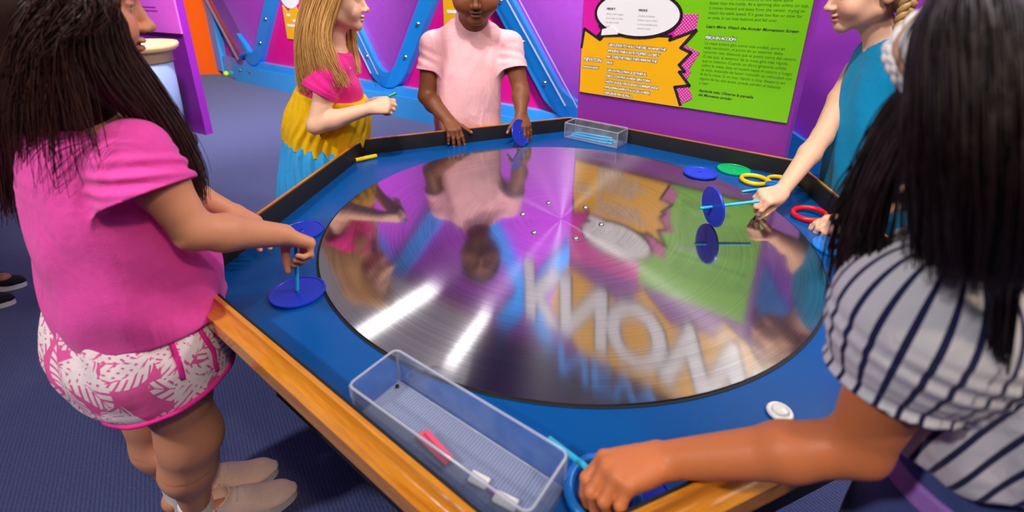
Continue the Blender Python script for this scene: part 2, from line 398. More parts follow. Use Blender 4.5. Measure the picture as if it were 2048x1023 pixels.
# ================================================================== TABLE
AP = 1.2094*DISC_R; RIM = .057; TH0 = math.radians(112.55)
def hexpt(ap, k): a = TH0+math.radians(30)-k*math.radians(60); r = ap/math.cos(PI/6); return (r*math.cos(a), r*math.sin(a))
tb = empty('exhibit_table'); tag(tb, 'six sided spinning table exhibit with blue deck and varnished wood rim', 'table')
bm = bmesh.new()
hexd = [hexpt(AP+.004, k) for k in range(6)]
add_prism(bm, hexd, -.025, lambda u, v, w: (u, v, DECK-.0005+w)); bm_obj('deck', bm, M['deck'], tb)
for k in range(6):
    a = TH0-k*math.radians(60); ux = Vector((math.sin(a), -math.cos(a), 0)); nx = Vector((math.cos(a), math.sin(a), 0))
    # k-th side between corner k and k+1
    def side(name, ap0, ap1, z0, z1, m, bev, extra=None):
        bm = bmesh.new(); h0, h1 = ap0*math.tan(PI/6), ap1*math.tan(PI/6)
        vs = [[(-h0, ap0), (h0, ap0), (h1, ap1), (-h1, ap1)]][0]
        A = [bm.verts.new((x, y, z0)) for x, y in vs]; B = [bm.verts.new((x, y, z1)) for x, y in vs]
        bm.faces.new(A); bm.faces.new(B)
        for i in range(4): bm.faces.new((A[i], A[(i+1) % 4], B[(i+1) % 4], B[i]))
        if bev:
            es = [e for e in bm.edges if abs(e.verts[0].co.y-e.verts[1].co.y) < 1e-6 and abs(e.verts[0].co.z-e.verts[1].co.z) < 1e-6 and e.verts[0].co.y > ap0+.005]
            bmesh.ops.bevel(bm, geom=es, offset=bev, segments=5, affect='EDGES')
        bmesh.ops.recalc_face_normals(bm, faces=bm.faces)
        me = bpy.data.meshes.new(name); bm.to_mesh(me); bm.free()
        o = link(name, me, m, tb, smooth=bool(bev))
        if bev: me.set_sharp_from_angle(angle=math.radians(50))
        o.rotation_euler = (0, 0, a-PI/2); return o
    side('rim_board', AP+.005, AP+.033, DECK-.012, DECK+RIM, M['rim'], .021)
    side('inner_lining', AP-.001, AP+.0052, DECK-.01, DECK+RIM-.003, M['black'], 0)
    side('apron', AP-.12, AP-.09, .30, DECK-.02, M['dark'], 0)
bm = bmesh.new(); add_lathe(bm, [(0, .6), (.33, .6), (.33, .05), (.42, .05), (.42, 0), (0, 0)], 6); bm_obj('pedestal', bm, M['dark'], tb)
bm = bmesh.new(); R = DISC_R
add_lathe(bm, [(0, DECK+.0035), (.2, DECK+.0035), (.4, DECK+.0035), (R, DECK+.0035), (R, DECK-.002)], 128)
sd = bm_obj('spinning_disc', bm, M['disc'], tb)
bm = bmesh.new(); add_lathe(bm, [(R+.0005, DECK+.0008), (R+.0055, DECK+.0008)], 128); bm_obj('disc_gap', bm, M['black'], tb)
for i, q in enumerate([(1092, 398), (1182, 407), (1224, 448), (1166, 484), (1062, 471), (1031, 426)]):
    c = atz(*q, DECK+.004); ang = math.atan2(c[1], c[0])
    if i == 0: a0 = ang; rr = .105
    c = (rr*math.cos(a0-i*PI/3), rr*math.sin(a0-i*PI/3), DECK+.0035)
    bm = bmesh.new(); add_lathe(bm, [(.0075, 0), (.0065, .003), (.003, .0042), (0, .0044)], 14, Matrix.Translation(c)); bm_obj('bolt', bm, M['steel'], sd, True)
# push button
c = atz(1559, 826, DECK)
pb = empty('push_button', tuple(c)); tag(pb, 'round white push button set in the blue deck near the striped girl', 'button')
bm = bmesh.new(); add_lathe(bm, [(0, .001), (.0175, .001), (.0185, .003), (.0165, .006), (.0125, .0065), (.012, .004), (0, .004)], 32); bm_obj('collar', bm, M['whitep'], pb, True)
bm = bmesh.new(); add_lathe(bm, [(.0112, .003), (.0112, .0085), (.010, .0098), (0, .0105)], 32); bm_obj('cap', bm, M['whitep'], pb, True)

# ------------------------------------------------------------------ trays
def tray(name, cx, cy, rz, L, W, H, label, mesh_floor):
    e = empty(name, (cx, cy, DECK+.001), rz); tag(e, label, 'tray', 'clear plastic trays on the deck')
    bm = bmesh.new(); t = .003
    def sidebox(c, s): add_box(bm, c, s)
    sidebox((0, W/2-t/2, H/2), (L, t, H)); sidebox((0, -W/2+t/2, H/2), (L, t, H)); sidebox((L/2-t/2, 0, H/2), (t, W-2*t, H)); sidebox((-L/2+t/2, 0, H/2), (t, W-2*t, H))
    bm_obj('side_panels', bm, M['clear'], e)
    bm = bmesh.new(); add_box(bm, (0, 0, .002), (L-2*t, W-2*t, .003)); bm_obj('tray_floor', bm, M['traymat'], e)
    bm = bmesh.new()
    loop = [(-L/2, -W/2), (L/2, -W/2), (L/2, W/2), (-L/2, W/2)]; rr = .010; P = []
    for (x, y), a0 in zip(loop, (PI, 1.5*PI, 0, .5*PI)):
        for i in range(5): a = a0+i*PI/8; P.append((x-math.copysign(rr, x)+rr*math.cos(a), y-math.copysign(rr, y)+rr*math.sin(a), H))
    P.append(P[0]); add_tube(bm, P, .0019, 8, False)
    for x, y in loop: add_tube(bm, [(x*.985, y*.96, 0), (x*.985, y*.96, H)], .0016, 6)
    for y in (-1, 1): add_tube(bm, [(-L/2, y*(W/2-.004), .004), (L/2, y*(W/2-.004), .004)], .0015, 6)
    bm_obj('rolled_edge', bm, M['clearedge'], e, True)
    if mesh_floor:
        bm = bmesh.new()
        for i in range(64):
            x = -L/2+.01+i*(L-.02)/63; add_box(bm, (x, 0, .0044), (.0011, W-.014, .0018))
        bm_obj('floor_ribs', bm, M['clearedge'], e)
    bm = bmesh.new(); add_lathe(bm, [(0, .0), (.003, .0), (.003, .004), (0, .0045)], 10, Matrix.Translation((-L/2+.012, W/2-.014, .004))); bm_obj('screw', bm, M['dark'], e)
    return e
# far tray lies in the corner along the far right side
fa = math.atan2(-.609, .793); nfar = np.array([math.cos(TH0-PI/3), math.sin(TH0-PI/3), 0]); tfar = np.array([.793, -.609, 0])
c = nfar*(AP-.052)+tfar*(-.265)
far_c = c
tray('plastic_tray', c[0], c[1], fa, .235, .09, .062, 'clear plastic tray of cyan sticks in the far corner of the table', False)
for i in range(7):
    bm = bmesh.new(); add_cyl(bm, (-.078, 0, 0), (.078, 0, 0), .0042, seg=10)
    o = bm_obj('stick', bm, M['cyan'], smooth=True, bevel=.001); u = [-.012, .010, -.004, .014, -.012, .006, 0][i]; v = [-.030, -.019, -.008, .003, -.024, -.010, -.016][i]
    o.location = tuple(c+tfar*u+nfar*v+np.array([0, 0, DECK+.0095+(.0085 if i in (4, 5) else .017 if i == 6 else 0)])); o.rotation_euler = (0, 0, fa+[.03, -.03, .02, -.05, .05, -.02, .1][i])
    tag(o, 'cyan plastic stick lying in the clear tray in the far corner', 'stick', 'cyan sticks in the far tray')
# near tray along the near left side
nn = np.array([math.cos(TH0-4*PI/3), math.sin(TH0-4*PI/3), 0]); tn = np.array([-nn[1], nn[0], 0])
cA, cB = atz(795, 700, DECK+.062), atz(1143, 910, DECK+.062)
cC = atz(693, 768, DECK+.062)
Ln = float(np.linalg.norm((cB-cA)[:2])); Wn = float(np.linalg.norm((cC-cA)[:2]))
mid = cC+(cB-cA)/2+(cA-cC)/2
na = math.atan2((cB-cA)[1], (cB-cA)[0])
tray('plastic_tray', mid[0], mid[1], na, Ln, Wn, .062, 'clear plastic tray with pink and white pieces at the near left rim', True)
def small_plate(q0, q1, z, wid, m, label, nm, grp=None):
    a, b = atz(*q0, z), atz(*q1, z); d = (b-a); L = float(np.linalg.norm(d))
    bm = bmesh.new(); add_box(bm, (0, 0, 0), (L, wid, .005)); o = bm_obj(nm, bm, m, bevel=.0018)
    o.location = tuple((a+b)/2); o.rotation_euler = (0, 0, math.atan2(d[1], d[0])); tag(o, label, 'game piece', grp); return o
TZ = DECK+.0105
small_plate((838, 866), (898, 926), TZ, .013, M['redpink'], 'coral pink plastic strip lying in the near tray, the longer wider one', 'game_strip')
small_plate((852, 862), (905, 920), TZ+.0062, .007, M['redpink'], 'narrow coral pink strip lying on top of the wider pink strip in near tray', 'game_strip')
small_plate((940, 950), (976, 968), TZ, .016, M['whitep'], 'white rounded tile in the near tray, nearer the pink strips', 'game_tile')
small_plate((988, 990), (1034, 1012), TZ, .016, M['whitep'], 'white rounded tile in the near tray, farther from the pink strips', 'game_tile')
small_plate((975, 975), (992, 985), TZ, .007, M['violet'], 'small violet piece between the two white tiles in the near tray', 'game_tile')

# ------------------------------------------------------------------ discs, rings, sticks
def disc_bm(R=.052, t=.0055):
    bm = bmesh.new(); add_lathe(bm, [(0, 0), (R, 0), (R+.0008, t*.5), (R, t), (R-.004, t), (R-.005, t-.0014), (.006, t-.0014), (.005, t), (.0042, t), (.0042, t-.003), (0, t-.003)], 56); return bm
def put_disc(name, loc, m, label, Mrot=None, R=.052, group=None):
    o = bm_obj(name, disc_bm(R), m, smooth=False); 
    if Mrot is not None: o.matrix_world = Matrix.Translation(loc) @ Mrot
    else: o.location = loc
    tag(o, label, 'disc', group); return o
def pz(px, py, z=DECK): return tuple(atz(px, py, z))
dl = pz(596, 585, DECK+.001); put_disc('plastic_disc', dl, M['bluep'], 'blue plastic disc with a stick stood in it, near the pink shirt girl', R=.0525)
d2 = atz(604, 463, DECK+.001); put_disc('plastic_disc', tuple(d2), M['bluep'], 'blue plastic disc on the deck behind the hand of the pink shirt girl')
put_disc('plastic_disc', pz(1400, 347, DECK+.005), M['bluep'], 'blue plastic disc lying beside the green disc at the far right rim')
put_disc('plastic_disc', pz(1467, 340, DECK+.001), M['greenp'], 'green plastic disc lying at the far right rim')
put_disc('plastic_disc', tuple(np.array(pz(1662, 495, DECK+.001))+np.array([.012, -.004, 0])), M['bluel'], 'bright blue plastic disc on the right of the deck under a hand')
# disc stood on the spinning table, on its stick
ndir = np.array([.985, .13, .07]); ndir /= np.linalg.norm(ndir)
dc = at(1426, 413, -.03)
zc = DECK+.0035+.0535
up = np.array([0, 0, 1.]); xa = np.cross(up, ndir); xa /= np.linalg.norm(xa); ya = np.cross(ndir, xa)
Rm = frame_of(Vector(xa), Vector(ya), Vector(ndir))
HELD = np.array([dc[0], dc[1], zc])
put_disc('plastic_disc', tuple(HELD-ndir*.0027), M['bluep'], 'blue plastic disc rolling upright on the steel, held by a stick through it', Rm)
def stick(a, b, m, label, r=.004, group=None):
    a, b = np.array(a), np.array(b); mid = (a+b)/2
    bm = bmesh.new(); add_cyl(bm, tuple(a-mid), tuple(b-mid), r, seg=12); o = bm_obj('stick', bm, m, bevel=.001); o.location = tuple(mid); tag(o, label, 'stick', group); return o
stick(HELD-ndir*.034, HELD+ndir*.125, M['cyan'], 'cyan stick through the upright disc, held by the girl in the teal top')
SA = np.array(dl)+np.array([-.002, .002, .004])
stick(SA, SA+np.array([.012, .012, .125]), M['cyan'], 'cyan stick standing upright in the flat blue disc at left')
# disc the boy holds on edge
bd = atz(1046, 294, DECK); bn = np.array([.80, -.50, .30]); bn /= np.linalg.norm(bn)
xa = np.cross(up, bn); xa /= np.linalg.norm(xa); ya = np.cross(bn, xa); RmB = frame_of(Vector(xa), Vector(ya), Vector(bn))
BDC = np.array(bd)+ya*.0535+np.array([0, 0, .003]); put_disc('plastic_disc', tuple(BDC), M['bluep'], 'blue plastic disc held on edge against the rim by the boy', RmB)
# rings
def ring(loc, m, label, Mrot=None, R=.038, r=.0062, grp=None):
    bm = bmesh.new(); add_torus(bm, R, r, flat=1.15); o = bm_obj('plastic_ring', bm, m, smooth=True)
    o.matrix_world = Matrix.Translation(loc) @ (Mrot if Mrot is not None else Matrix.Identity(4)); tag(o, label, 'ring', grp); return o
ring(pz(1509, 359, DECK+.0075), M['yellowp'], 'yellow plastic ring lying next to the green disc')
ring(pz(1562, 362, DECK+.0075), M['yellowp'], 'yellow plastic ring partly under the blue ring and the reaching arm')
ring(tuple(atz(1557, 366, DECK+.024)+np.array([0, -.012, 0])), M['bluel'], 'small blue plastic ring leaning on the yellow ring', Matrix.Rotation(math.radians(-14), 4, 'X'), R=.036)
stick(pz(1484, 383, DECK+.006), pz(1556, 372, DECK+.008), M['cyan'], 'cyan stick lying on the deck behind the hand at far right', .0035)
RED = atz(1617, 430, DECK+.0075)
ring(tuple(RED+np.array([0, -.002, .0055])), M['redp'], 'red plastic ring at the right of the deck by a hand', Matrix.Rotation(math.radians(-6), 4, 'Y'))
stick(pz(711, 320, DECK+.008), pz(753, 311, DECK+.008), M['yellowp'], 'short thick yellow stick at the far left corner of the deck', .0075)
# blue ring and stick at the near corner (by the striped girl's hand)
nr = atz(1218, 1003, DECK+.010)+np.array([-.383, .924, 0])*.014
ring(tuple(nr), M['bluel'], 'bright blue ring on the deck around the hand of the striped girl', Matrix.Rotation(math.radians(4), 4, Vector((.924, .383, 0))), R=.041, r=.0065)
stick(atz(1098, 876, DECK+.03), atz(1200, 955, DECK+.045), M['cyan'], 'cyan stick held by the striped girl beside the near tray', .0038)

put_disc('plastic_disc', pz(1268, 1012, DECK+.001), M['bluep'], 'blue plastic disc under the hand of the striped girl at the near corner')
# ================================================================== SIGN
SNn = nfar; SD = .795
def spx(px, py): p = onplane(px, py, SNn, SD); return (float(p@tfar), float(p[2]))
sg = empty('exhibit_sign', tuple(SNn*SD)); tag(sg, 'large green and yellow comic style instruction sign on a violet board behind table', 'sign')
def sf(u, v, w): return tuple(tfar*u+WZ*v-SNn*w)
u0 = spx(1162, 185)[0]; u1 = spx(1576, 242)[0]; zb = (spx(1162, 185)[1]+spx(1576, 242)[1])/2; zt = 1.275
uc = (u0+u1)/2
bm = bmesh.new(); add_prism(bm, [(u0-.012, .0), (u1+.012, .0), (u1+.012, 1.78), (u0-.012, 1.78)], -.09, sf); bm_obj('backing_board', bm, M['violet'], sg)
def flat(name, pts, w, m, parent=sg, t=.0012):
    bm = bmesh.new(); add_prism(bm, pts, t, lambda u, v, ww: sf(u, v, ww+w)); return bm_obj(name, bm, m, parent)
flat('green_panel', [(u0, zb), (u1, zb), (u1, zt), (u0, zt)], 0, M['green'], t=.008)
K = lambda L: [spx(*p) for p in L]
pinkpoly = K([(1168, 60), (1170, 0)])+[(spx(1170, 0)[0], zt), (spx(1345, 0)[0], zt)]+K([(1343, 0), (1362, 28), (1400, 28), (1392, 62), (1330, 90), (1250, 80), (1200, 78)])
flat('pink_panel', pinkpoly, .0082, M['pink'])
def dotted():
    t = NT('dotted_pink'); tc = t.node('ShaderNodeTexCoord')
    mp = t.node('ShaderNodeMapping'); mp.inputs['Rotation'].default_value = (0, 0, fa); t.link(tc.outputs['Object'], mp.inputs[0])
    # rotate so x runs along the sign, z up, then a 45 degree dot grid
    s = t.node('ShaderNodeSeparateXYZ'); t.link(tc.outputs['Object'], s.inputs[0])
    u = t.math('ADD', t.math('MULTIPLY', s.outputs[0], .793), t.math('MULTIPLY', s.outputs[1], -.609)); v = s.outputs[2]
    a = t.math('MULTIPLY', t.math('ADD', u, v), 85.); b = t.math('MULTIPLY', t.math('SUBTRACT', u, v), 85.)
    fa_ = t.math('SUBTRACT', t.math('FRACT', a), .5); fb = t.math('SUBTRACT', t.math('FRACT', b), .5)
    d = t.math('SQRT', t.math('ADD', t.math('POWER', fa_, 2.), t.math('POWER', fb, 2.)))
    t.link(t.mix(t.math('LESS_THAN', d, .25), srgb(214, 40, 160), srgb(250, 190, 215)), t.b.inputs['Base Color']); t.b.inputs['Roughness'].default_value = .4
    return t.m
DOT = dotted()
flat('dotted_shadow', K([(1362, 28), (1400, 28), (1394, 62), (1350, 72)]), .0094, DOT)
flat('dotted_shadow', K([(1370, 88), (1402, 105), (1380, 138), (1385, 142), (1376, 158), (1360, 140), (1362, 115)]), .0094, DOT)
flat('dotted_shadow', K([(1352, 172), (1380, 174), (1388, 196), (1362, 208)]), .0094, DOT)
burst = K([(1166, 94), (1172, 57), (1203, 79), (1215, 66), (1345, 72), (1342, 80), (1395, 60), (1364, 95), (1385, 105), (1361, 129), (1372, 142), (1361, 143), (1381, 170), (1352, 173), (1365, 210)])
outl = K([(1166, 94), (1172, 57), (1203, 79), (1215, 66), (1345, 72), (1342, 80), (1395, 60), (1364, 95), (1385, 105), (1361, 129), (1372, 142), (1361, 143), (1381, 170), (1352, 173), (1363, 209)])
flat('yellow_burst', burst+[(spx(1365, 212)[0], zb), (u0, zb)], .0096, M['yellow'])
def outline(name, pts, wd, w, m, closed=False):
    bm = bmesh.new(); L = [np.array(p) for p in pts]
    n = len(L)
    for i in range(n if closed else n-1):
        a, b = L[i], L[(i+1) % n]; d = (b-a)/np.linalg.norm(b-a); q = np.array([-d[1], d[0]])*wd/2; e = d*wd*.3
        add_prism(bm, [tuple(a-e+q), tuple(b+e+q), tuple(b+e-q), tuple(a-e-q)], .0012, lambda u, v, ww: sf(u, v, ww+w))
    return bm_obj(name, bm, m, sg)
outline('burst_outline', outl, .0105, .0105, M['ink'])
# speech bubble: oval with a tail
e0 = spx(1276, 28); ax = (spx(1361, 40)[0]-spx(1192, 28)[0])/2; az = (spx(1276, -18)[1]-spx(1276, 74)[1])/2*1.02
tilt = math.radians(0)
oval = [(e0[0]+ax*math.cos(a), e0[1]+az*math.sin(a)) for a in (2*PI*i/48 for i in range(48))]
flat('speech_bubble', oval, .0118, M['white'])
outline('bubble_outline', oval, .010, .0128, M['ink'], True)
tail = K([(1208, 58), (1206, 70), (1240, 68), (1232, 52)])
flat('bubble_tail', tail, .0132, M['white']); outline('bubble_outline', K([(1202, 50), (1209, 60), (1199, 71)]), .010, .0128, M['ink']); outline('bubble_outline', K([(1199, 71), (1245, 70)]), .009, .0128, M['ink'])
# lettering
def sign_text(body, px, py, size, m, w, shear=0, weight=0, sp=1., line=1., name='lettering'):
    me = text_mesh(body, size, shear, weight, sp, 'LEFT', line); u, v = spx(px, py)
    o = link(name, me, m, sg); o.matrix_local = Matrix.Translation(sf(u, v, w)) @ frame_of(Vector(tfar), Vector((0, 0, 1)), Vector(-SNn)); return o
def comic(lines, px, py, size, lead, shear=.25):
    for i, L in enumerate(lines):
        q = (px-1.6*i*lead/11.4, py+lead*i)
        sign_text(L, q[0], q[1], size, M['ink'], .0112, shear, .0019, .83, name='lettering_shadow')
        sign_text(L, q[0], q[1], size, M['white'], .0118, shear, .0005, .83)
def sub(px, py, size, m, txt, **k): return sign_text(txt, px, py, size, m, .0134, **k)
comic(['USE A STICK TO HOLD THE DISC AGAINST THE', 'SPINNING TABLE UNTIL ITS SPEED CLOSELY', 'MATCHES THE TABLE, THEN REMOVE THE', 'STICK.'], 1219, 91, .0128, 11.6)
comic(['USA UN PALO PARA SOSTENER EL', 'DISCO CONTRA LA MESA GIRATORIA', 'HASTA QUE SU VELOCIDAD CORRESPONDA', 'APROXIMADAMENTE A LA DE LA MESA;', 'DESPUÉS RETIRA EL PALO.'], 1216, 141, .0128, 11.2)
comic(['NEWTON'], 1170, 120, .020, 15); comic(['KNOW-HOW'], 1169, 134, .0125, 15)
sub(1217, 19, .0105, M['ink'], 'PREDICT:', shear=.2, weight=.0003, sp=.8); sub(1280, 22, .0105, M['ink'], 'PREDICE:', shear=.2, weight=.0003, sp=.8)
for i, L in enumerate(['What is the longest', 'time a disc or hoop', 'can spin on the', 'table?']): sub(1216-.6*i, 29+8.2*i, .0098, M['greyink'], L, sp=.93)
for i, L in enumerate(['¿Cuál es el tiempo', 'máximo que un disco', 'o un aro pueden girar', 'sobre la mesa?']): sub(1279-.6*i, 33+8.2*i, .0098, M['greyink'], L, sp=.93)
gw = .0084
def gtext(L, px, py, lead, size=.0134, m='greenink', dx=1.4, **k):
    for i, s in enumerate(L): sign_text(s, px-dx*i*lead/10., py+lead*i, size, M[m], gw, name='lettering', **k)
gtext(['each revolution, the outside of the table spins', 'faster than the inside. As a spinning disc orbits on top,', 'it moves toward and away from the center, trying to', 'match the table speed. If it goes too fast or slow for', 'an area, it can lose balance and fall over.'], 1422.5, -1, 9.6)
gtext(['Learn More: Watch the Angular Momentum Screen'], 1414, 55, 9, shear=.22, weight=.0003, m='ink')
for mm, w, wt in (('ink', .0084, .0018), ('white', .0092, .0004)): sign_text('FÍSICA EN ACCIÓN', 1412, 77, .0135, M[mm], w, .2, wt, .85)
gtext(['La mesa entera gira como una unidad, pero en', 'cada revolución, el punto en su exterior debe', 'recorrer más distancia que el punto cerca del centro.', 'O sea que, el exterior de la mesa gira más rápido', 'que su interior. Cuando un disco giratorio orbita', 'sobre la mesa, éste se mueve hacia el centro y luego', 'se aleja, tratando de hacer coincidir su velocidad con', 'la de la mesa. Si va muy rápido o muy despacio en', 'alguna de las dos áreas, puede perder el balance', 'y caer.'], 1411, 88, 8.75)
gtext(['Aprende más: Observa la pantalla', 'del Momento angular'], 1399, 182, 8.6, shear=.22, weight=.0003, m='ink')
# the upper title, seen only in the steel: big white KNOW-HOW over an orange burst, blue NEWTON above
tx = lambda u, v: (uc+u, v)
flat('title_burst', [tx(-.42, 1.33), tx(-.10, 1.42), tx(-.02, 1.30), tx(.12, 1.42), tx(.30, 1.39), tx(.33, 1.31), tx(.52, 1.42), tx(.86, 1.38), tx(.95, 1.68), tx(.6, 1.78), tx(-.3, 1.8), tx(-.5, 1.6)], .002, M['yellow'], t=.004)
def title(txt, u, v, size, m, sp, shear, weight, w, sx):
    me = text_mesh(txt, size, shear, weight, sp); o = link('title_lettering', me, m, sg)
    o.matrix_local = Matrix.Translation(sf(uc+u, v, w)) @ frame_of(Vector(tfar), Vector((0, 0, 1)), Vector(-SNn)) @ Matrix.Diagonal((sx, 1, 1, 1)); return o
title('KNOW-HOW', -.68, 1.40, .46, M['ink'], .90, .08, .030, .0075, .80); title('KNOW-HOW', -.68, 1.40, .46, M['white'], .90, .08, .017, .009, .80)
title('NEWTON', -.45, 1.80, .26, M['bar'], .95, .1, .006, .009, 1.0)
# ================================================================== SCULPTING (signed distances -> one closed skin)
def nrm(v): v = np.asarray(v, float); return v/np.linalg.norm(v)
class Sdf:
    def __init__(s): s.p = []
    def add(s, fn, c, R, k=.01, op='u'): s.p.append((fn, np.asarray(c, float), R, k, op)); return s
    def cone(s, a, b, ra, rb, k=.01, op='u'):
        a, b = np.asarray(a, float), np.asarray(b, float); ab = b-a; L2 = max(ab@ab, 1e-12)
        def fn(P):
            t = np.clip(((P-a)@ab)/L2, 0, 1); return np.linalg.norm(P-a-t[:, None]*ab, axis=1)-(ra+(rb-ra)*t)
        return s.add(fn, (a+b)/2, math.sqrt(L2)/2+max(ra, rb), k, op)
    def ell(s, c, r, ax=None, k=.01, op='u'):
        c = np.asarray(c, float); r = np.asarray(r, float); A = np.eye(3) if ax is None else np.array(ax, float)
        def fn(P):
            q = (P-c)@A.T; k0 = np.linalg.norm(q/r, axis=1); k1 = np.linalg.norm(q/(r*r), axis=1)
            return k0*(k0-1)/np.maximum(k1, 1e-9)
        return s.add(fn, c, r.max(), k, op)
    def chain(s, pts, rad, k=.006):
        for (a, b, ra, rb) in zip(pts, pts[1:], rad, rad[1:]): s.cone(a, b, ra, rb, k)
        return s
    def loft(s, secs, k=.01, op='u', p=2.2, n=20, fold=None, cap=.02):
        """secs: (centre, right axis, half width, half depth); soft elliptical trunk along the centres"""
        C = np.array([x[0] for x in secs], float); Rr = np.array([nrm(x[1]) for x in secs]); W = np.array([[x[2], x[3]] for x in secs], float)
        m = len(secs); T = np.linspace(0, m-1, n)
        def cr(A):
            out = []
            for t in T:
                i = min(int(t), m-2); f = t-i; p0, p1, p2, p3 = A[max(i-1, 0)], A[i], A[i+1], A[min(i+2, m-1)]
                out.append(.5*((2*p1)+(-p0+p2)*f+(2*p0-5*p1+4*p2-p3)*f*f+(-p0+3*p1-3*p2+p3)*f**3))
            return np.array(out)
        Cs, Rs, Ws = cr(C), cr(Rr), cr(W)
        Tg = np.gradient(Cs, axis=0); Tg /= np.linalg.norm(Tg, axis=1)[:, None]
        Rs -= (Rs*Tg).sum(1)[:, None]*Tg; Rs /= np.linalg.norm(Rs, axis=1)[:, None]; Fs = np.cross(Tg, Rs)
        def fn(P):
            best = np.full(len(P), 1e9); bi = np.zeros(len(P), int); bt = np.zeros(len(P))
            for i in range(n-1):
                ab = Cs[i+1]-Cs[i]; t = np.clip(((P-Cs[i])@ab)/(ab@ab), 0, 1); d = np.linalg.norm(P-Cs[i]-t[:, None]*ab, axis=1)
                mk = d < best; best[mk] = d[mk]; bi[mk] = i; bt[mk] = t[mk]
            L = lambda A: A[bi]+(A[bi+1]-A[bi])*bt[:, None]
            c, r, f, w, tg = L(Cs), L(Rs), L(Fs), L(Ws), L(Tg)
            q = P-c; u = (q*r).sum(1); v = (q*f).sum(1); ax = np.abs((q*tg).sum(1))
            au, av = np.abs(u/w[:, 0])+1e-9, np.abs(v/w[:, 1])+1e-9
            k0 = (au**p+av**p)**(1/p)
            rr = np.sqrt(u*u+v*v)+1e-9; edge = rr/k0
            d = (rr-edge)*np.minimum(1, np.minimum(w[:, 0], w[:, 1])/edge*1.15)
            if fold is not None: d = d+fold(P, np.arctan2(v, u), (bi+bt)/(n-1))
            ends = ((bi == 0) & (bt <= 0)) | ((bi == n-2) & (bt >= 1))
            de = np.sqrt(np.maximum(d+cap, 0)**2+ax**2)-cap
            return np.where(ends, np.maximum(d, de), d)
        return s.add(fn, Cs.mean(0), np.linalg.norm(Cs-Cs.mean(0), axis=1).max()+Ws.max(), k, op)
    def sleeve(s, a, b, ra, rb, wall=.007, k=.02, n=None, fold=0):
        """tube from a to b, open at b"""
        a, b = np.asarray(a, float), np.asarray(b, float); ab = b-a; L = np.linalg.norm(ab); ax = ab/L; n = ax if n is None else nrm(n)
        e1 = nrm(np.cross(ax, [.3, .2, .9])); e2 = np.cross(ax, e1)
        def fn(P):
            q = P-a; t = np.clip((q@ax)/L, 0, 1.2); rad = np.linalg.norm(q-t[:, None]*L*ax, axis=1); R = ra+(rb-ra)*t
            if fold: R = R+fold*np.sin(t*17+3*np.arctan2(q@e2, q@e1))*np.sin(t*PI)
            d = rad-R; d = np.maximum(d, (P-b)@n)
            inner = np.maximum(rad-(R-wall), -((P-b)@n)-.022)
            return np.maximum(d, -inner)
        return s.add(fn, (a+b)/2, L/2+max(ra, rb)+.01, k)
    def plane_cut(s, p, n, k=.004):
        """remove everything on the side n points to"""
        p = np.asarray(p, float); n = nrm(n)
        return s.add(lambda P: -((P-p)@n), p, 9., k, 's')
    def field(s, fn, c, R, k, op): return s.add(fn, c, R, k, op)
    def ev(s, P, margin):
        d = np.full(len(P), 1.)
        for fn, c, R, k, op in s.p:
            if R > 5: idx = np.arange(len(P))
            else:
                q = P-c; idx = np.nonzero((q*q).sum(1) < (R+margin+k)**2)[0]
            if len(idx) == 0: continue
            v = fn(P[idx]); a = d[idx]
            if op == 'u': h = np.maximum(k-np.abs(a-v), 0)/max(k, 1e-6); d[idx] = np.minimum(a, v)-h*h*k*.25
            else: v = -v; h = np.maximum(k-np.abs(a-v), 0)/max(k, 1e-6); d[idx] = np.maximum(a, v)+h*h*k*.25
        return d
    def mesh(s, h, name):
        lo = np.min([c-R for fn, c, R, k, op in s.p if op == 'u'], axis=0)-.01; hi = np.max([c+R for fn, c, R, k, op in s.p if op == 'u'], axis=0)+.01
        lev = 4; cell = h*2**lev
        N = np.ceil((hi-lo)/cell).astype(int)
        I = np.stack(np.meshgrid(*[np.arange(x) for x in N], indexing='ij'), -1).reshape(-1, 3)
        for l in range(lev, -1, -1):
            cell = h*2**l
            d = s.ev(lo+(I+.5)*cell, cell*1.2)
            I = I[np.abs(d) < cell*1.15+.0015]
            if l: I = (I[:, None, :]*2+np.stack(np.meshgrid([0, 1], [0, 1], [0, 1], indexing='ij'), -1).reshape(1, 8, 3)).reshape(-1, 3)
        off = np.stack(np.meshgrid([0, 1], [0, 1], [0, 1], indexing='ij'), -1).reshape(8, 3)
        key = lambda J: (J[..., 0].astype(np.int64)*4096+J[..., 1])*4096+J[..., 2]
        ck = key(I[:, None, :]+off); uq, inv = np.unique(ck, return_inverse=True); inv = inv.reshape(ck.shape)
        J = np.stack([uq//(4096*4096), (uq//4096) % 4096, uq % 4096], 1)
        D = s.ev(lo+J*h, h*3); V = D[inv]
        act = (V.min(1) < 0) & (V.max(1) >= 0); I = I[act]; V = V[act]
        ed = [(a, b) for a in range(8) for b in range(a+1, 8) if abs(off[a]-off[b]).sum() == 1]
        acc = np.zeros((len(I), 3)); cnt = np.zeros(len(I))
        for a, b in ed:
            va, vb = V[:, a], V[:, b]; cr_ = (va < 0) != (vb < 0); t = np.where(cr_, va/np.where(cr_, va-vb, 1), 0)
            acc += np.where(cr_[:, None], off[a]+(off[b]-off[a])*t[:, None], 0); cnt += cr_
        P = lo+(I+acc/cnt[:, None])*h
        k = key(I); order = np.argsort(k); ks = k[order]
        faces = []
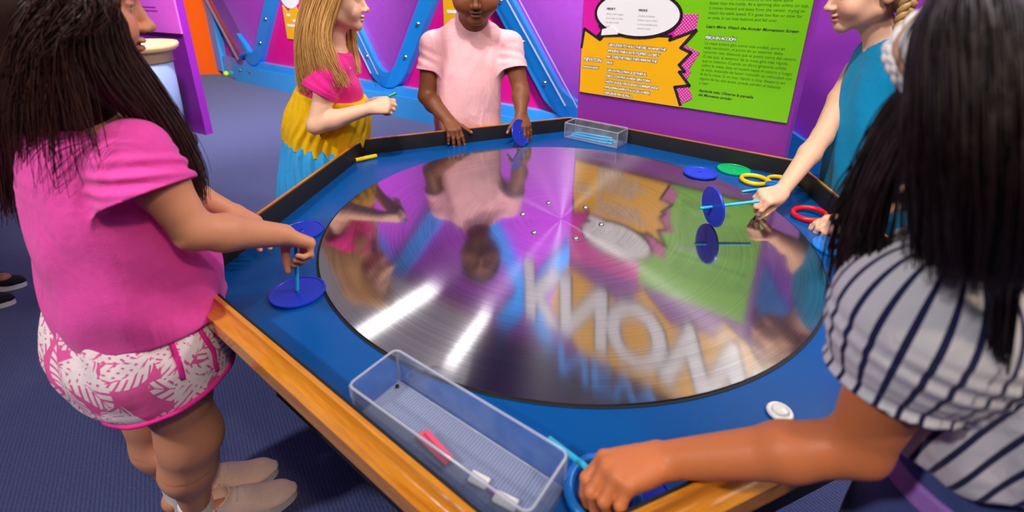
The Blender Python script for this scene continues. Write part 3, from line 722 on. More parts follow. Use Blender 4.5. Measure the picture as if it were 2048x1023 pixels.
        for ax in range(3):
            o1, o2 = [i for i in range(3) if i != ax]
            e = np.zeros(3, int); e[ax] = 1; ib = int((off == e).all(1).nonzero()[0][0])
            sel = (V[:, 0] < 0) != (V[:, ib] < 0); A = I[sel]; neg = V[sel, 0] < 0
            q = []
            for s1, s2 in ((0, 0), (1, 0), (1, 1), (0, 1)):
                B = A.copy(); B[:, o1] -= s1; B[:, o2] -= s2; kb_ = key(B); pos = np.minimum(np.searchsorted(ks, kb_), len(ks)-1)
                q.append(np.where(ks[pos] == kb_, order[pos], -1))
            q = np.stack(q, 1); ok = (q >= 0).all(1); q = q[ok]; neg = neg[ok]
            flip = neg if ax != 1 else ~neg
            q = np.where(flip[:, None], q, q[:, ::-1]); faces.append(q)
        F = np.concatenate(faces)
        # one relaxing step towards the true surface
        d = s.ev(P, h*3); g = np.stack([s.ev(P+np.eye(3)[i]*h*.5, h*3)-d for i in range(3)], 1)/(h*.5)
        P = P-np.clip(d, -h*.5, h*.5)[:, None]*g/np.maximum((g*g).sum(1), .25)[:, None]
        me = bpy.data.meshes.new(name)
        me.vertices.add(len(P)); me.vertices.foreach_set('co', P.astype(np.float32).ravel())
        me.loops.add(len(F)*4); me.loops.foreach_set('vertex_index', F.astype(np.int32).ravel())
        me.polygons.add(len(F)); me.polygons.foreach_set('loop_start', np.arange(len(F), dtype=np.int32)*4)
        me.update(calc_edges=True)
        return me, P
def attr_col(me, C, name='tint'):
    a = me.attributes.new(name, 'FLOAT_COLOR', 'POINT'); a.data.foreach_set('color', np.concatenate([C, np.ones((len(C), 1))], 1).astype(np.float32).ravel())
def attr_vec(me, V, name='flow'):
    a = me.attributes.new(name, 'FLOAT_VECTOR', 'POINT'); a.data.foreach_set('vector', V.astype(np.float32).ravel())

# ------------------------------------------------------------------ people materials
def skin_mat(name, col):
    t = NT(name); b = t.b
    a = t.node('ShaderNodeAttribute', attribute_name='tint'); tc = t.node('ShaderNodeTexCoord')
    nz = t.node('ShaderNodeTexNoise', i_Scale=22., i_Detail=4.); t.link(tc.outputs['Object'], nz.inputs['Vector'])
    c = t.mix(t.math('MULTIPLY', nz.outputs['Fac'], .28), a.outputs['Color'], tuple(x*.72 for x in col[:3])+(1,))
    t.link(c, b.inputs['Base Color']); b.inputs['Roughness'].default_value = .48; b.inputs['Specular IOR Level'].default_value = .35
    b.inputs['Subsurface Weight'].default_value = .25; b.inputs['Subsurface Radius'].default_value = (1, .35, .2); b.inputs['Subsurface Scale'].default_value = .006
    n2 = t.node('ShaderNodeTexNoise', i_Scale=260., i_Detail=2.); t.link(tc.outputs['Object'], n2.inputs['Vector'])
    bp = t.node('ShaderNodeBump', i_Strength=.12, i_Distance=.002); t.link(n2.outputs['Fac'], bp.inputs['Height']); t.link(bp.outputs['Normal'], b.inputs['Normal'])
    return t.m
def cloth_mat(name, col, rough=.85, wr=.5, scale=14, weave=420, var=.1):
    t = NT(name); b = t.b; tc = t.node('ShaderNodeTexCoord')
    nz = t.node('ShaderNodeTexNoise', i_Scale=90., i_Detail=3.); t.link(tc.outputs['Object'], nz.inputs['Vector'])
    t.link(t.mix(nz.outputs['Fac'], tuple(x*(1-var) for x in col[:3])+(1,), tuple(min(1, x*(1+var)) for x in col[:3])+(1,)), b.inputs['Base Color'])
    b.inputs['Roughness'].default_value = rough; b.inputs['Specular IOR Level'].default_value = .15; b.inputs['Sheen Weight'].default_value = .12
    mp = t.node('ShaderNodeMapping'); mp.inputs['Scale'].default_value = (1, 1, .45); t.link(tc.outputs['Object'], mp.inputs['Vector'])
    n1 = t.node('ShaderNodeTexNoise', i_Scale=float(scale), i_Detail=3., i_Distortion=.8); t.link(mp.outputs[0], n1.inputs['Vector'])
    n2 = t.node('ShaderNodeTexNoise', i_Scale=float(weave)); t.link(tc.outputs['Object'], n2.inputs['Vector'])
    hsum = t.math('MULTIPLY_ADD', n2.outputs['Fac'], .05, n1.outputs['Fac'])
    bp = t.node('ShaderNodeBump', i_Strength=wr, i_Distance=.02); t.link(hsum, bp.inputs['Height']); t.link(bp.outputs['Normal'], b.inputs['Normal'])
    return t
def hair_mat(name, c1, c2, rough=.42):
    t = NT(name); b = t.b
    a = t.node('ShaderNodeAttribute', attribute_name='tint'); s = t.node('ShaderNodeSeparateColor'); t.link(a.outputs['Color'], s.inputs[0])
    t.link(t.mix(s.outputs[0], c1, c2), b.inputs['Base Color']); b.inputs['Roughness'].default_value = rough; b.inputs['Specular IOR Level'].default_value = .4
    b.inputs['Anisotropic'].default_value = .4
    return t.m

# ------------------------------------------------------------------ body building blocks
def resample(P, n):
    P = np.asarray(P, float)
    m = len(P); T = np.linspace(0, m-1, 60); out = []
    for t in T:
        i = min(int(t), m-2); f = t-i; p0, p1, p2, p3 = P[max(i-1, 0)], P[i], P[i+1], P[min(i+2, m-1)]
        out.append(.5*((2*p1)+(-p0+p2)*f+(2*p0-5*p1+4*p2-p3)*f*f+(-p0+3*p1-3*p2+p3)*f**3))
    out = np.array(out); s = np.r_[0, np.cumsum(np.linalg.norm(np.diff(out, axis=0), axis=1))]
    u = np.linspace(0, s[-1], n); return np.stack([np.interp(u, s, out[:, i]) for i in range(3)], 1)
HF, HN = .62, 2.0
def hair_mesh(name, guides, n, r, spread, m, parent, K=16, sides=3, wave=.004, seed=1, lenvar=.2, ends=.35, closed=False):
    """locks swept between neighbouring guide curves: one mesh of many tapering strands"""
    rg = np.random.RandomState(seed); G = np.array([resample(g, K) for g in guides]); ng = len(G)
    T = np.linspace(0, 1, K); V, F, C = [], [], []
    base = 0
    n = int(n*HN)
    for _ in range(n):
        u = rg.rand()*(ng if closed else ng-1); i = int(u); f = u-i
        A, B = G[i % ng], G[(i+1) % ng]; P = A*(1-f)+B*f
        L = 1-lenvar*rg.rand()**2; P = np.stack([np.interp(T*L, T, P[:, j]) for j in range(3)], 1)
        o1, o2 = rg.normal(size=3), rg.normal(size=3)
        o1 /= np.linalg.norm(o1); amt = rg.rand()**.6
        sp = np.interp(T, np.linspace(0, 1, len(spread)), spread)
        ph = rg.rand()*6.3; fr = 3+rg.rand()*5
        P = P+o1*(sp*amt)[:, None]+(o2/np.linalg.norm(o2))*(wave*np.sin(T*fr+ph)*T)[:, None]
        d = np.gradient(P, axis=0); d /= np.linalg.norm(d, axis=1)[:, None]+1e-9
        ref = nrm(rg.normal(size=3)); x = ref-(d@ref)[:, None]*d; x /= np.linalg.norm(x, axis=1)[:, None]+1e-9; y = np.cross(d, x)
        rr = r*(.6+.8*rg.rand())*HF*np.interp(T, [0, .1, .7, 1], [.7, 1, .9, ends])
        ring = []
        for s_ in range(sides):
            a = 2*PI*s_/sides; ring.append(P+(x*math.cos(a)+y*math.sin(a))*rr[:, None])
        V.append(np.stack(ring, 1).reshape(-1, 3)); C.append(np.full(K*sides, .25+.5*rg.rand()+.2*math.sin(u*9+seed)))
        q = np.arange(K-1)[:, None]*sides+np.arange(sides)[None]; q2 = np.arange(K-1)[:, None]*sides+(np.arange(sides)[None]+1) % sides
        F.append(base+np.stack([q, q2, q2+sides, q+sides], -1).reshape(-1, 4)); base += K*sides
    V = np.concatenate(V); F = np.concatenate(F); C = np.concatenate(C)
    me = bpy.data.meshes.new(name); me.vertices.add(len(V)); me.vertices.foreach_set('co', V.astype(np.float32).ravel())
    me.loops.add(len(F)*4); me.loops.foreach_set('vertex_index', F.astype(np.int32).ravel()); me.polygons.add(len(F)); me.polygons.foreach_set('loop_start', np.arange(len(F), dtype=np.int32)*4)
    me.update(calc_edges=True); attr_col(me, np.stack([C]*3, 1))
    return put(name, me, m, parent)
def put(name, me, m, parent, smooth=True):
    """world-space mesh under a person empty"""
    o = link(name, me, m, parent, smooth); off = Vector((0, 0, 0)); q = parent
    while q is not None: off += q.location; q = q.parent
    me.transform(Matrix.Translation(-off)); return o
def head_axes(f, u):
    f = nrm(f); u = np.asarray(u, float); u = nrm(u-f*(u@f)); r = np.cross(f, u); return r, f, u

def add_head(S, c, f, u, s=1., neck=None, zones=None, k=.012, chubby=1.):
    r, f, u = head_axes(f, u); c = np.asarray(c, float); A = [r, f, u]
    p = lambda x, y, z: c+s*(r*x+f*y+u*z)
    S.ell(p(0, -.010, .026), np.array([.072, .088, .076])*s, A, .02)
    S.ell(p(0, .030, -.030), np.array([.056*chubby, .054, .060])*s, A, .03)
    S.cone(p(.045, .005, -.05), p(.012, .066, -.080), .018*s, .013*s, .02); S.cone(p(-.045, .005, -.05), p(-.012, .066, -.080), .018*s, .013*s, .02)
    S.ell(p(0, .070, -.083), np.array([.018, .014, .013])*s, A, .016)
    for q in (-1, 1):
        S.ell(p(q*.034, .060, -.035), np.array([.024*chubby, .022, .024])*s, A, .02)
        S.cone(p(q*.012, .080, .020), p(q*.042, .066, .018), .009*s, .008*s, .014)
        S.ell(p(q*.031, .090, .000), np.array([.015, .012, .010])*s, A, .010, 's')
        S.ell(p(q*.031, .0695, .000), np.array([.0125, .0115, .0115])*s, A, .003)
        S.cone(p(q*.019, .0815, .005), p(q*.043, .073, .005), .0026*s, .0022*s, .004)
        S.ell(p(q*.074, -.008, -.008), np.array([.008, .018, .028])*s, A, .006); S.ell(p(q*.081, -.004, -.005), np.array([.006, .009, .015])*s, A, .004, 's')
    S.cone(p(0, .082, .010), p(0, .0985, -.026), .0075*s, .0085*s, .010); S.ell(p(0, .1005, -.029), np.array([.0095, .0095, .0085])*s, A, .006)
    for q in (-1, 1):
        S.ell(p(q*.0105, .092, -.032), np.array([.0075, .0085, .0065])*s, A, .005); S.ell(p(q*.0062, .0955, -.0385), np.array([.0032, .0045, .003])*s, A, .002, 's')
    S.ell(p(0, .0865, -.0505), np.array([.019, .0085, .0055])*s, A, .006); S.ell(p(0, .0845, -.0625), np.array([.0165, .009, .0060])*s, A, .006)
    S.cone(p(-.018, .0875, -.0562), p(.018, .0875, -.0562), .0011*s, .0011*s, .003, 's'); S.ell(p(0, .090, -.0562), np.array([.015, .004, .0012])*s, A, .002, 's')
    if zones is not None:
        zones.append(('lip', p(0, .086, -.0565), A, np.array([.0205, .014, .0105])*s)); 
        for q in (-1, 1): zones.append(('brow', p(q*.030, .078, .019), A, np.array([.017, .02, .0032])*s)); zones.append(('lash', p(q*.031, .079, .0015), A, np.array([.0135, .012, .0022])*s))
        for q in (-1, 1): zones.append(('cheek', p(q*.040, .075, -.03), A, np.array([.03, .03, .03])*s))
    return p
def hand_axes(W, d, n, side):
    d = nrm(d); n = np.asarray(n, float); n = nrm(n-d*(n@d)); t = np.cross(d, n)*(1 if side == 'R' else -1); return d, n, t
def add_hand(S, W, d, n, side, s=.86, curl=((20, 30, 20),)*4, splay=(8, 2, -3, -9), thumb=(40, 20, 20, 15), zones=None, fk=.0022):
    """W wrist, d towards the knuckles, n out of the palm; curl (mcp, pip, dip) degrees for index..little; thumb (out, in, bend, bend)"""
    W = np.asarray(W, float); d, n, t = hand_axes(W, d, n, side)
    p = lambda x, y, z: W+s*(d*x+t*y+n*z)
    kn = [p(.068, .0245, 0), p(.072, .008, -.002), p(.068, -.0085, -.001), p(.060, -.0235, .001)]
    for q, y in zip(kn, (.012, .005, -.004, -.012)): S.cone(p(.0, y, 0), q, .0135*s, .0105*s, .010)
    S.ell(p(.04, 0, .004), np.array([.034, .026, .0125])*s, [d, t, n], .012)
    S.cone(p(.012, .016, .006), p(.046, .024, .008), .013*s, .011*s, .010)
    lens = [(.033, .021, .017), (.036, .024, .018), (.033, .022, .017), (.026, .017, .015)]; rad = [.0082, .0085, .0080, .0070]
    for i in range(4):
        a = 0; P = [kn[i]]; sd = math.radians(splay[i]); base = d*math.cos(sd)+t*math.sin(sd)
        c = curl[i if i < len(curl) else -1]
        for L, ca in zip(lens[i], c):
            a += math.radians(ca); P.append(P[-1]+s*L*(base*math.cos(a)+n*math.sin(a)))
        rr = [rad[i]*s*x for x in (1.12, 1.0, .93, .80)]
        S.cone(P[0], P[1], rr[0], rr[1], .005); S.cone(P[1], P[2], rr[1], rr[2], fk); S.cone(P[2], P[3], rr[2], rr[3], fk)
        S.ell(P[1], np.array([1, 1, 1])*rr[1]*1.08, None, fk)
        if zones is not None:
            td = base*math.cos(a)+n*math.sin(a); dors = base*math.sin(a)-n*math.cos(a)
            zones.append(('nail', P[3]+dors*rr[3]*.85+td*.001*s, [td, np.cross(td, dors), dors], np.array([.0075, .0052, .0035])*s)); 
    to, ti, b1, b2 = [math.radians(x) for x in thumb]
    base = p(.020, .021, .007); u = d*math.cos(to)+t*math.sin(to); u = u*math.cos(ti)+n*math.sin(ti)
    P = [base]; w = nrm(n*.7-t*.7); 
    for L, b in ((.036, 0), (.028, b1), (.022, b2)):
        e = nrm(w-u*(w@u)); u = u*math.cos(b)+e*math.sin(b); P.append(P[-1]+s*L*u)
    S.cone(P[0], P[1], .0125*s, .0098*s, .008); S.cone(P[1], P[2], .0098*s, .0088*s, .003); S.cone(P[2], P[3], .0088*s, .0072*s, .003)
    if zones is not None: e = nrm(w-u*(w@u)); zones.append(('nail', P[3]-e*.006*s, [u, np.cross(u, e), e], np.array([.008, .006, .004])*s))
def add_arm(S, sh, el, wr, side_axis=None, up=.034, low=.027, wrst=.0175, k=.012):
    sh, el, wr = [np.asarray(x, float) for x in (sh, el, wr)]
    S.cone(sh, sh+(el-sh)*.45, up*.93, up*.97, k); S.cone(sh+(el-sh)*.45, el, up, low*.98, k)
    m = el+(wr-el)*.32; S.cone(el, m, low*.98, low*1.04, k); S.cone(m, wr, low*1.04, wrst, k)
def add_leg(S, hp, kn, an, heel_dir, k=.02, th=.064, kr=.043, cf=.044, ar=.026, foot=True):
    hp, kn, an = [np.asarray(x, float) for x in (hp, kn, an)]
    S.cone(hp, hp+(kn-hp)*.5, th, th*.86, k); S.cone(hp+(kn-hp)*.5, kn, th*.86, kr, k)
    fd = nrm(heel_dir); m = kn+(an-kn)*.36-fd*.008; k = .05; S.cone(kn, m, kr*.93, cf*.95, k); S.cone(m, an, cf*.95, ar, k); S.ell(kn+fd*.012, (.027, .027, .03), None, .03)
    if foot: S.cone(an-np.array([0, 0, .035])-fd*.015, an-np.array([0, 0, .045])+fd*.09, .028, .024, .015)
def shade(P, zones, skin, lip=(.62, .22, .2), nail=None, brow=(.05, .03, .02), cheek=None):
    skin = np.array(skin[:3]); C = np.tile(skin, (len(P), 1)); nail = skin*1.25+.03 if nail is None else np.array(nail); cheek = skin*np.array([1.08, .82, .8]) if cheek is None else cheek
    order = {'cheek': 0, 'lip': 1, 'brow': 2, 'lash': 3, 'nail': 4}
    for kind, c, A, r in sorted(zones, key=lambda z: order[z[0]]):
        q = np.linalg.norm(((P-c)@np.array(A).T)/r, axis=1)
        w = np.clip((1.15-q)/.3, 0, 1) if kind != 'cheek' else np.clip(1-q, 0, 1)*.8
        col = {'lip': np.array(lip), 'brow': np.array(brow), 'lash': np.array(brow)*.6, 'nail': nail, 'cheek': np.array(cheek)}[kind]
        C = C*(1-w[:, None])+col*w[:, None]
    return np.clip(C, 0, 1)
def shoe(parent, heel, toe, upper, sole, lace=None, name='shoe', L=None, w=.042):
    heel = np.array([heel[0], heel[1], 0.]); toe = np.array([toe[0], toe[1], 0.]); f = nrm(toe-heel); L = np.linalg.norm(toe-heel); r = np.array([f[1], -f[0], 0]); z = WZ
    def outline(t, sc=1.): return (w*sc*(.80+.25*math.sin(min(1, t*1.15)*PI*.95)-.15*t*t)) * math.sqrt(max(1e-4, 1-max(0, (t-.72)/.28)**2.4)) * math.sqrt(max(1e-4, 1-max(0, (.14-t)/.14)**2))
    T = [0, .02, .06, .12, .2, .3, .4, .5, .6, .7, .78, .85, .91, .96, .99, 1.]
    bm = bmesh.new(); rings = []
    poly = [heel+f*L*t+r*outline(t) for t in T]+[heel+f*L*t-r*outline(t) for t in T[::-1]]
    n = len(poly); loops = [[bm.verts.new(p*1.0+z*zz) for p in poly] for zz in (.0, .004, .022, .025)]
    for A, B in zip(loops, loops[1:]):
        for i in range(n): bm.faces.new((A[i], A[(i+1) % n], B[(i+1) % n], B[i]))
    bm.faces.new(loops[0][::-1]); bm.faces.new(loops[-1])
    bmesh.ops.translate(bm, verts=bm.verts, vec=-Vector(parent.location)); so = bm_obj('shoe_sole', bm, sole)
    S = Sdf()
    S.loft([(heel+f*L*.02+z*.05, z, .026, w*.72), (heel+f*L*.15+z*.045, z, .038, w*.83), (heel+f*L*.4+z*.045, z, .036, w*.86), (heel+f*L*.65+z*.031, z, .020, w*.89), (heel+f*L*.85+z*.026, z, .014, w*.80), (heel+f*L*.96+z*.022, z, .008, w*.42)], .01, p=2.3, cap=.012)
    S.cone(heel+f*L*.2+z*.05, heel+f*L*.2+z*.085, .034, .033, .015)
    S.plane_cut(np.array([0, 0, .02]), (0, 0, -1)); S.cone(heel+f*L*.19+z*.085, heel+f*L*.19+z*.14, .029, .029, .004, 's')
    me, P = S.mesh(.0035, name); o = put(name, me, upper, parent); so.parent = o
    if lace:
        bm = bmesh.new()
        for i in range(4):
            t = .40+.075*i; zz = .084-.0095*i-.006*i*i*.3; c = heel+f*L*t
            add_tube(bm, [tuple(c-r*.02+z*(zz-.008)), tuple(c-r*.008+z*(zz+.003)), tuple(c+r*.008+z*(zz+.003)), tuple(c+r*.02+z*(zz-.008))], .0028, 6)
        bmesh.ops.translate(bm, verts=bm.verts, vec=-Vector(parent.location)); lo = bm_obj('shoe_laces', bm, lace, o, True)
    return o
def person(loc, label): e = empty('person', loc); tag(e, label, 'person'); return e
def eyes(parent, p, s=1., iris=(40, 24, 14)):
    for q in (-1, 1):
        bm = bmesh.new(); c = p(q*.031, .0711, 0); ax = nrm(p(q*.031, 1.0725, 0)-c)
        bmesh.ops.create_uvsphere(bm, u_segments=18, v_segments=12, radius=.0105*s, matrix=Matrix.Translation(Vector(c-np.array(parent.location))) @ Vector((0, 0, 1)).rotation_difference(Vector(ax)).to_matrix().to_4x4())
        for f in bm.faces:
            d = (f.calc_center_median()-Vector(c-np.array(parent.location))).normalized().dot(Vector(ax)); f.material_index = 1 if d > .86 else 0
        bm_obj('eye', bm, [EYEW, EYEI], parent, True)
EYEW = mat('eye_white', srgb(232, 228, 224), .2, var=.02); EYEI = mat('eye_iris', srgb(38, 24, 16), .15, var=.1)
WHITE_SOLE = mat('white_rubber', srgb(228, 224, 220), .5, var=.03)
SK_A = srgb(220, 152, 116); SK_B = srgb(240, 190, 160); SK_C = srgb(128, 74, 44); SK_D = srgb(238, 186, 156); SK_E = srgb(214, 126, 78); SK_F = srgb(170, 110, 80)
HAIR_DK = hair_mat('dark_brown_hair', srgb(30, 18, 17), srgb(84, 50, 38)); HAIR_BK = hair_mat('brown_black_hair', srgb(14, 8, 10), srgb(46, 27, 27), .5); HAIR_BL = hair_mat('blonde_hair', srgb(168, 104, 46), srgb(250, 204, 128)); HAIR_LB = hair_mat('light_brown_hair', srgb(130, 92, 52), srgb(206, 164, 108)); HAIR_C = hair_mat('black_hair', srgb(14, 10, 9), srgb(30, 22, 20), .7)
def W3(px, py, y): return at(px, py, y)
def sdf_hit(S, px, py, t0=.2, t1=4, off=0.):
    o = np.array(CAM); d = nrm(ray(px, py)); t = t0
    for _ in range(160):
        v = float(S.ev((o+d*t)[None], .6)[0])
        if v < .0006: break
        t += min(v*.7, .12)
        if t > t1: return None
    return o+d*(t-off)
def gd(*L): return [W3(*q) for q in L]
FM = lambda a: (lambda P, th, t: a[0]*np.sin(th*a[1]+3*np.sin(P[:, 2]*a[3]))*np.clip((a[2]-t)/max(a[2], 1e-3), 0, 1))
def hair_cap(parent, p, s, m, f0=.062, grow=1.0, low=-.075, tint=.25, front=None, name='hair_cap', tail=()):
    """scalp cap following the skull, open at the face"""
    S = Sdf(); r_, f_, u_ = p(1, 0, 0)-p(0, 0, 0), p(0, 1, 0)-p(0, 0, 0), p(0, 0, 1)-p(0, 0, 0); A = [nrm(r_), nrm(f_), nrm(u_)]
    S.ell(p(0, -.012, .028), np.array([.079, .095, .084])*s*grow, A, .01)
    S.ell(p(0, -.045, -.03), np.array([.066, .050, .062])*s*grow, A, .03)
    S.plane_cut(p(0, .062, .05), A[1]*.72-A[2]*.70, .01) if front is None else S.plane_cut(p(*front[0]), A[1]*front[1]-A[2]*front[2], .01)
    S.plane_cut(p(0, 0, low), -A[2], .01)
    for a, b, ra, rb in tail: S.cone(a, b, ra, rb, .03)
    me, P = S.mesh(.004, name); attr_col(me, np.full((len(P), 3), tint)); return put(name, me, m, parent)

# ---------------------------------------------------------------- A: girl in the bright pink T-shirt
def girl_pink():
    f = nrm((.55, .83, 0)); r = np.array([f[1], -f[0], 0]); z = WZ
    e = person((-.84, -.40, 0), 'girl in a bright pink T-shirt and leaf print shorts, long dark brown hair')
    zones = []
    pel = np.array([-.83, -.40, .60]); hR, hL = pel+r*.07-z*.01, pel-r*.07-z*.01
    kR, kL = np.array([-.785, -.42, .335]), np.array([-.905, -.355, .325]); aR, aL = np.array([-.845, -.395, .085]), np.array([-.918, -.345, .085])
    mid = W3(188, 238, -.40); sR, sL = mid+r*.128-z*.02, mid-r*.128-z*.02
    elR, wR = W3(388, 462, -.47), W3(566, 470, -.365)
    elL, wL = np.array([-.83, -.22, .80]), np.array([-.745, -.185, .73])
    hc = W3(122, 2, -.40); nb = mid+z*.05
    S = Sdf()
    S.loft([(pel-z*.04, r, .125, .095), (pel+z*.05, r, .125, .095), (W3(250, 480, -.40), r, .105, .085), (W3(212, 365, -.40), r, .115, .085), (mid-z*.03, r, .115, .065), (mid+z*.015, r, .07, .05)], .02)
    S.cone(nb-z*.03, hc-z*.06-nrm((.75, .66, 0))*.015, .044, .040, .02)
    p = add_head(S, hc, (.75, .66, -.12), z, 1., zones=zones, chubby=1.06)
    add_arm(S, sR, elR, wR, up=.036, low=.029, wrst=.0205); add_arm(S, sL, elL, wL)
    hdR = nrm(W3(610, 482, -.335)-wR)
    add_hand(S, wR, hdR, nrm((-.1, -.35, -.9)), 'R', .80, ((55, 45, 20), (62, 60, 30), (66, 70, 35), (70, 75, 35)), (6, 1, -3, -7), (25, 48, 15, 25), zones)
    add_hand(S, wL, (.75, -.25, -.35), (0, 0, -1), 'L', .80, ((15, 15, 10),)*4, (8, 2, -3, -9), (40, 10, 10, 10), zones)
    fd = nrm((.88, .48, 0))
    for h, k, a in ((hR, kR, aR), (hL, kL, aL)): add_leg(S, h, k, a, fd, th=.066, kr=.049, cf=.046)
    me, P = S.mesh(.0026, 'body'); attr_col(me, shade(P, zones, SK_A, lip=(.42, .10, .09))); put('body', me, skin_mat('tan_skin', SK_A), e); eyes(e, p)
    # T-shirt
    T = Sdf()
    fold = lambda P, th, t: .0035*np.sin(P[:, 2]*46+th*2.2+2*np.sin(th*3))*np.clip(1-t*1.1, 0, 1)+.004*np.sin(th*9+P[:, 2]*12)*np.clip(.5-t, 0, 1)
    T.loft([(W3(290, 604, -.40), r, .150, .125), (W3(262, 510, -.40), r, .148, .122), (W3(232, 420, -.40), r, .140, .112), (W3(206, 345, -.40), r, .135, .102), (W3(190, 262, -.40), r, .128, .082), (W3(186, 222, -.40), r, .085, .062), (W3(190, 196, -.40), r, .052, .05)], .02, fold=fold, cap=.008)
    se = W3(301, 387, -.482); sd = nrm(se-sR)
    sl = sL+nrm(elL-sL)*.13
    T.ell(sR-z*.014, (.040, .042, .040), None, .045)
    T.sleeve(sR-sd*.0-z*.008, se, .046, .066, k=.025, n=sd*.95+np.array([.12, 0, .12]), fold=.004); T.sleeve(sL, sl, .052, .06)
    me, P = T.mesh(.003, 'shirt'); put('shirt', me, cloth_mat('pink_jersey', srgb(245, 82, 182), wr=.55, scale=10).m, e)
    # shorts
    B = Sdf(); pc = pel
    sf_ = lambda P, th, t: .005*np.sin(th*15+P[:, 2]*25)*np.clip(t*1.3, 0, 1)
    B.loft([(pel-z*.075, r, .152, .128), (pel-z*.02, r, .160, .138), (pel+z*.03, r, .150, .128), (pel+z*.085, r, .132, .108)], .03, fold=sf_)
    B.cone(hR+z*.0, np.array([-.785, -.43, .40]), .092, .094, .04); B.cone(hL, np.array([-.905, -.36, .385]), .092, .097, .04)
    B.field(lambda P: -(.492+.09*((P-np.array([-.79, -.43, 0]))@f)*1.0+.05*np.maximum(0, (P-np.array([-.79, -.43, 0]))@r)-P[:, 2]), np.array([-.83, -.4, .4]), 9., .008, 's')
    me, P = B.mesh(.003, 'shorts')
    q = P-pel; th = np.arctan2(q@r, -(q@f)); attr_vec(me, np.stack([th*.165, P[:, 2], 0*th], 1))
    so = put('shorts', me, leaf_mat(), e)
    def trim(pts, rad=.0045, nm='trim'):
        L = [sdf_hit(B, x, y, off=.0) for x, y in pts]; L = [l for l in L if l is not None]
        if len(L) < 2: return
        bm = bmesh.new(); add_tube(bm, [Vector(x) for x in resample(L, 30)], rad, 8); bmesh.ops.translate(bm, verts=bm.verts, vec=-Vector(e.location)); bm_obj(nm, bm, mat('pink_trim', srgb(232, 36, 150), .8), so, True)
    def hemtrim(c, a0, a1):
        L = []
        for i in range(25):
            th = math.radians(a0+(a1-a0)*i/24); dr = r*math.cos(th)+f*math.sin(th); c0 = np.array([c[0], c[1], 0.])
            tt = np.linspace(.03, .2, 60); Q = c0+dr*tt[:, None]; q = Q-np.array([-.79, -.43, 0])
            Q[:, 2] = .492+.09*(q@f)+.05*np.maximum(0, q@r)+.010
            v = B.ev(Q, .5); k_ = np.nonzero(v > 0)[0]; L.append(Q[k_[0]] if len(k_) else Q[-1])
        bm = bmesh.new(); add_tube(bm, [Vector(x) for x in resample(L, 40)], .0048, 8); bmesh.ops.translate(bm, verts=bm.verts, vec=-Vector(e.location)); bm_obj('trim', bm, mat('pink_trim', srgb(232, 36, 150), .8), so, True)
    hemtrim((-.785, -.43), -150, 80)
    trim([(322, 622), (334, 660), (348, 700), (360, 732), (366, 756)])
    trim([(392, 628), (398, 655), (412, 680), (426, 702), (430, 725), (434, 738)])
    # shoes, socks
    pinkshoe = cloth_mat('pale_pink_canvas', srgb(250, 214, 202), wr=.2).m; lace = mat('cream_laces', srgb(238, 226, 214), .8)
    for a, toe in ((aR, (-.668, -.300)), (aL, (-.742, -.242))):
        tt = np.array([toe[0], toe[1], 0]); shoe(e, tt-fd*.205, tt, pinkshoe, WHITE_SOLE, lace)
        K = Sdf(); K.cone(a-z*.06, a+z*.035, .031, .033, .01); K.plane_cut(a+z*.03, z); me, P = K.mesh(.004, 'sock'); put('sock', me, cloth_mat('white_sock', srgb(225, 222, 222), wr=.2).m, e)
    # hair
    hair_cap(e, p, 1., HAIR_DK, grow=1.03, tail=[(p(0, -.045, -.02), nb-f*.045+z*.01, .066, .062), (nb-f*.045+z*.01, nb-f*.06-z*.03, .055, .03), (p(.03, -.04, -.03), mid-f*.02+r*.04+z*.03, .045, .045)])
    back = [gd((250, -95, -.40), (150, -60, -.44), (70, 60, -.47), (30, 200, -.46), (40, 380, -.44)),
            gd((240, -95, -.43), (170, -40, -.50), (110, 60, -.50), (60, 170, -.50), (55, 330, -.48)),
            gd((245, -90, -.44), (200, -20, -.52), (140, 40, -.52), (110, 100, -.50), (90, 210, -.49))]
    top = [p(.01, -.005, .112), p(.045, -.03, .096)]
    back = [np.vstack([top, np.array(g_)[1:]]) for g_ in back]
    hair_mesh('hair', back, 480, .0015, (.012, .025, .035, .035, .03), HAIR_DK, e, K=18, seed=2, wave=.012, lenvar=.7, ends=.15)
    hair_mesh('hair', [gd((200, -60, -.48), (90, 60, -.51), (62, 170, -.52), (70, 380, -.50)), gd((200, -60, -.48), (120, 60, -.52), (112, 170, -.53), (135, 400, -.51)), gd((210, -50, -.48), (150, 60, -.53), (160, 170, -.53), (215, 330, -.52))], 45, .0012, (.01, .02, .02, .02), HAIR_DK, e, K=16, seed=22, wave=.01, lenvar=.4)
    far = [gd((250, -95, -.38), (130, -80, -.38), (20, 20, -.36), (-20, 180, -.36), (10, 400, -.37)), gd((250, -95, -.40), (140, -70, -.42), (50, 50, -.44), (5, 200, -.44), (20, 420, -.42))]
    far = [np.vstack([[p(.0, -.005, .112), p(.01, -.06, .09)], np.array(g_)[1:]]) for g_ in far]
    hair_mesh('hair', far, 520, .0015, (.010, .02, .03, .03, .04), HAIR_DK, e, K=18, seed=3, wave=.012, lenvar=.25)
    front = [gd((220, -92, -.44), (175, -10, -.515), (165, 60, -.52), (185, 130, -.51), (215, 185, -.47), (260, 215, -.43)),
             gd((225, -90, -.45), (192, 0, -.51), (190, 70, -.50), (215, 140, -.49), (290, 225, -.44), (340, 300, -.40)),
             gd((228, -88, -.45), (208, 10, -.50), (220, 80, -.485), (262, 150, -.46), (325, 240, -.41), (372, 330, -.37), (390, 395, -.36)),
             gd((230, -88, -.44), (214, 20, -.49), (236, 90, -.475), (288, 160, -.44), (348, 250, -.39), (394, 340, -.355), (402, 405, -.345))]
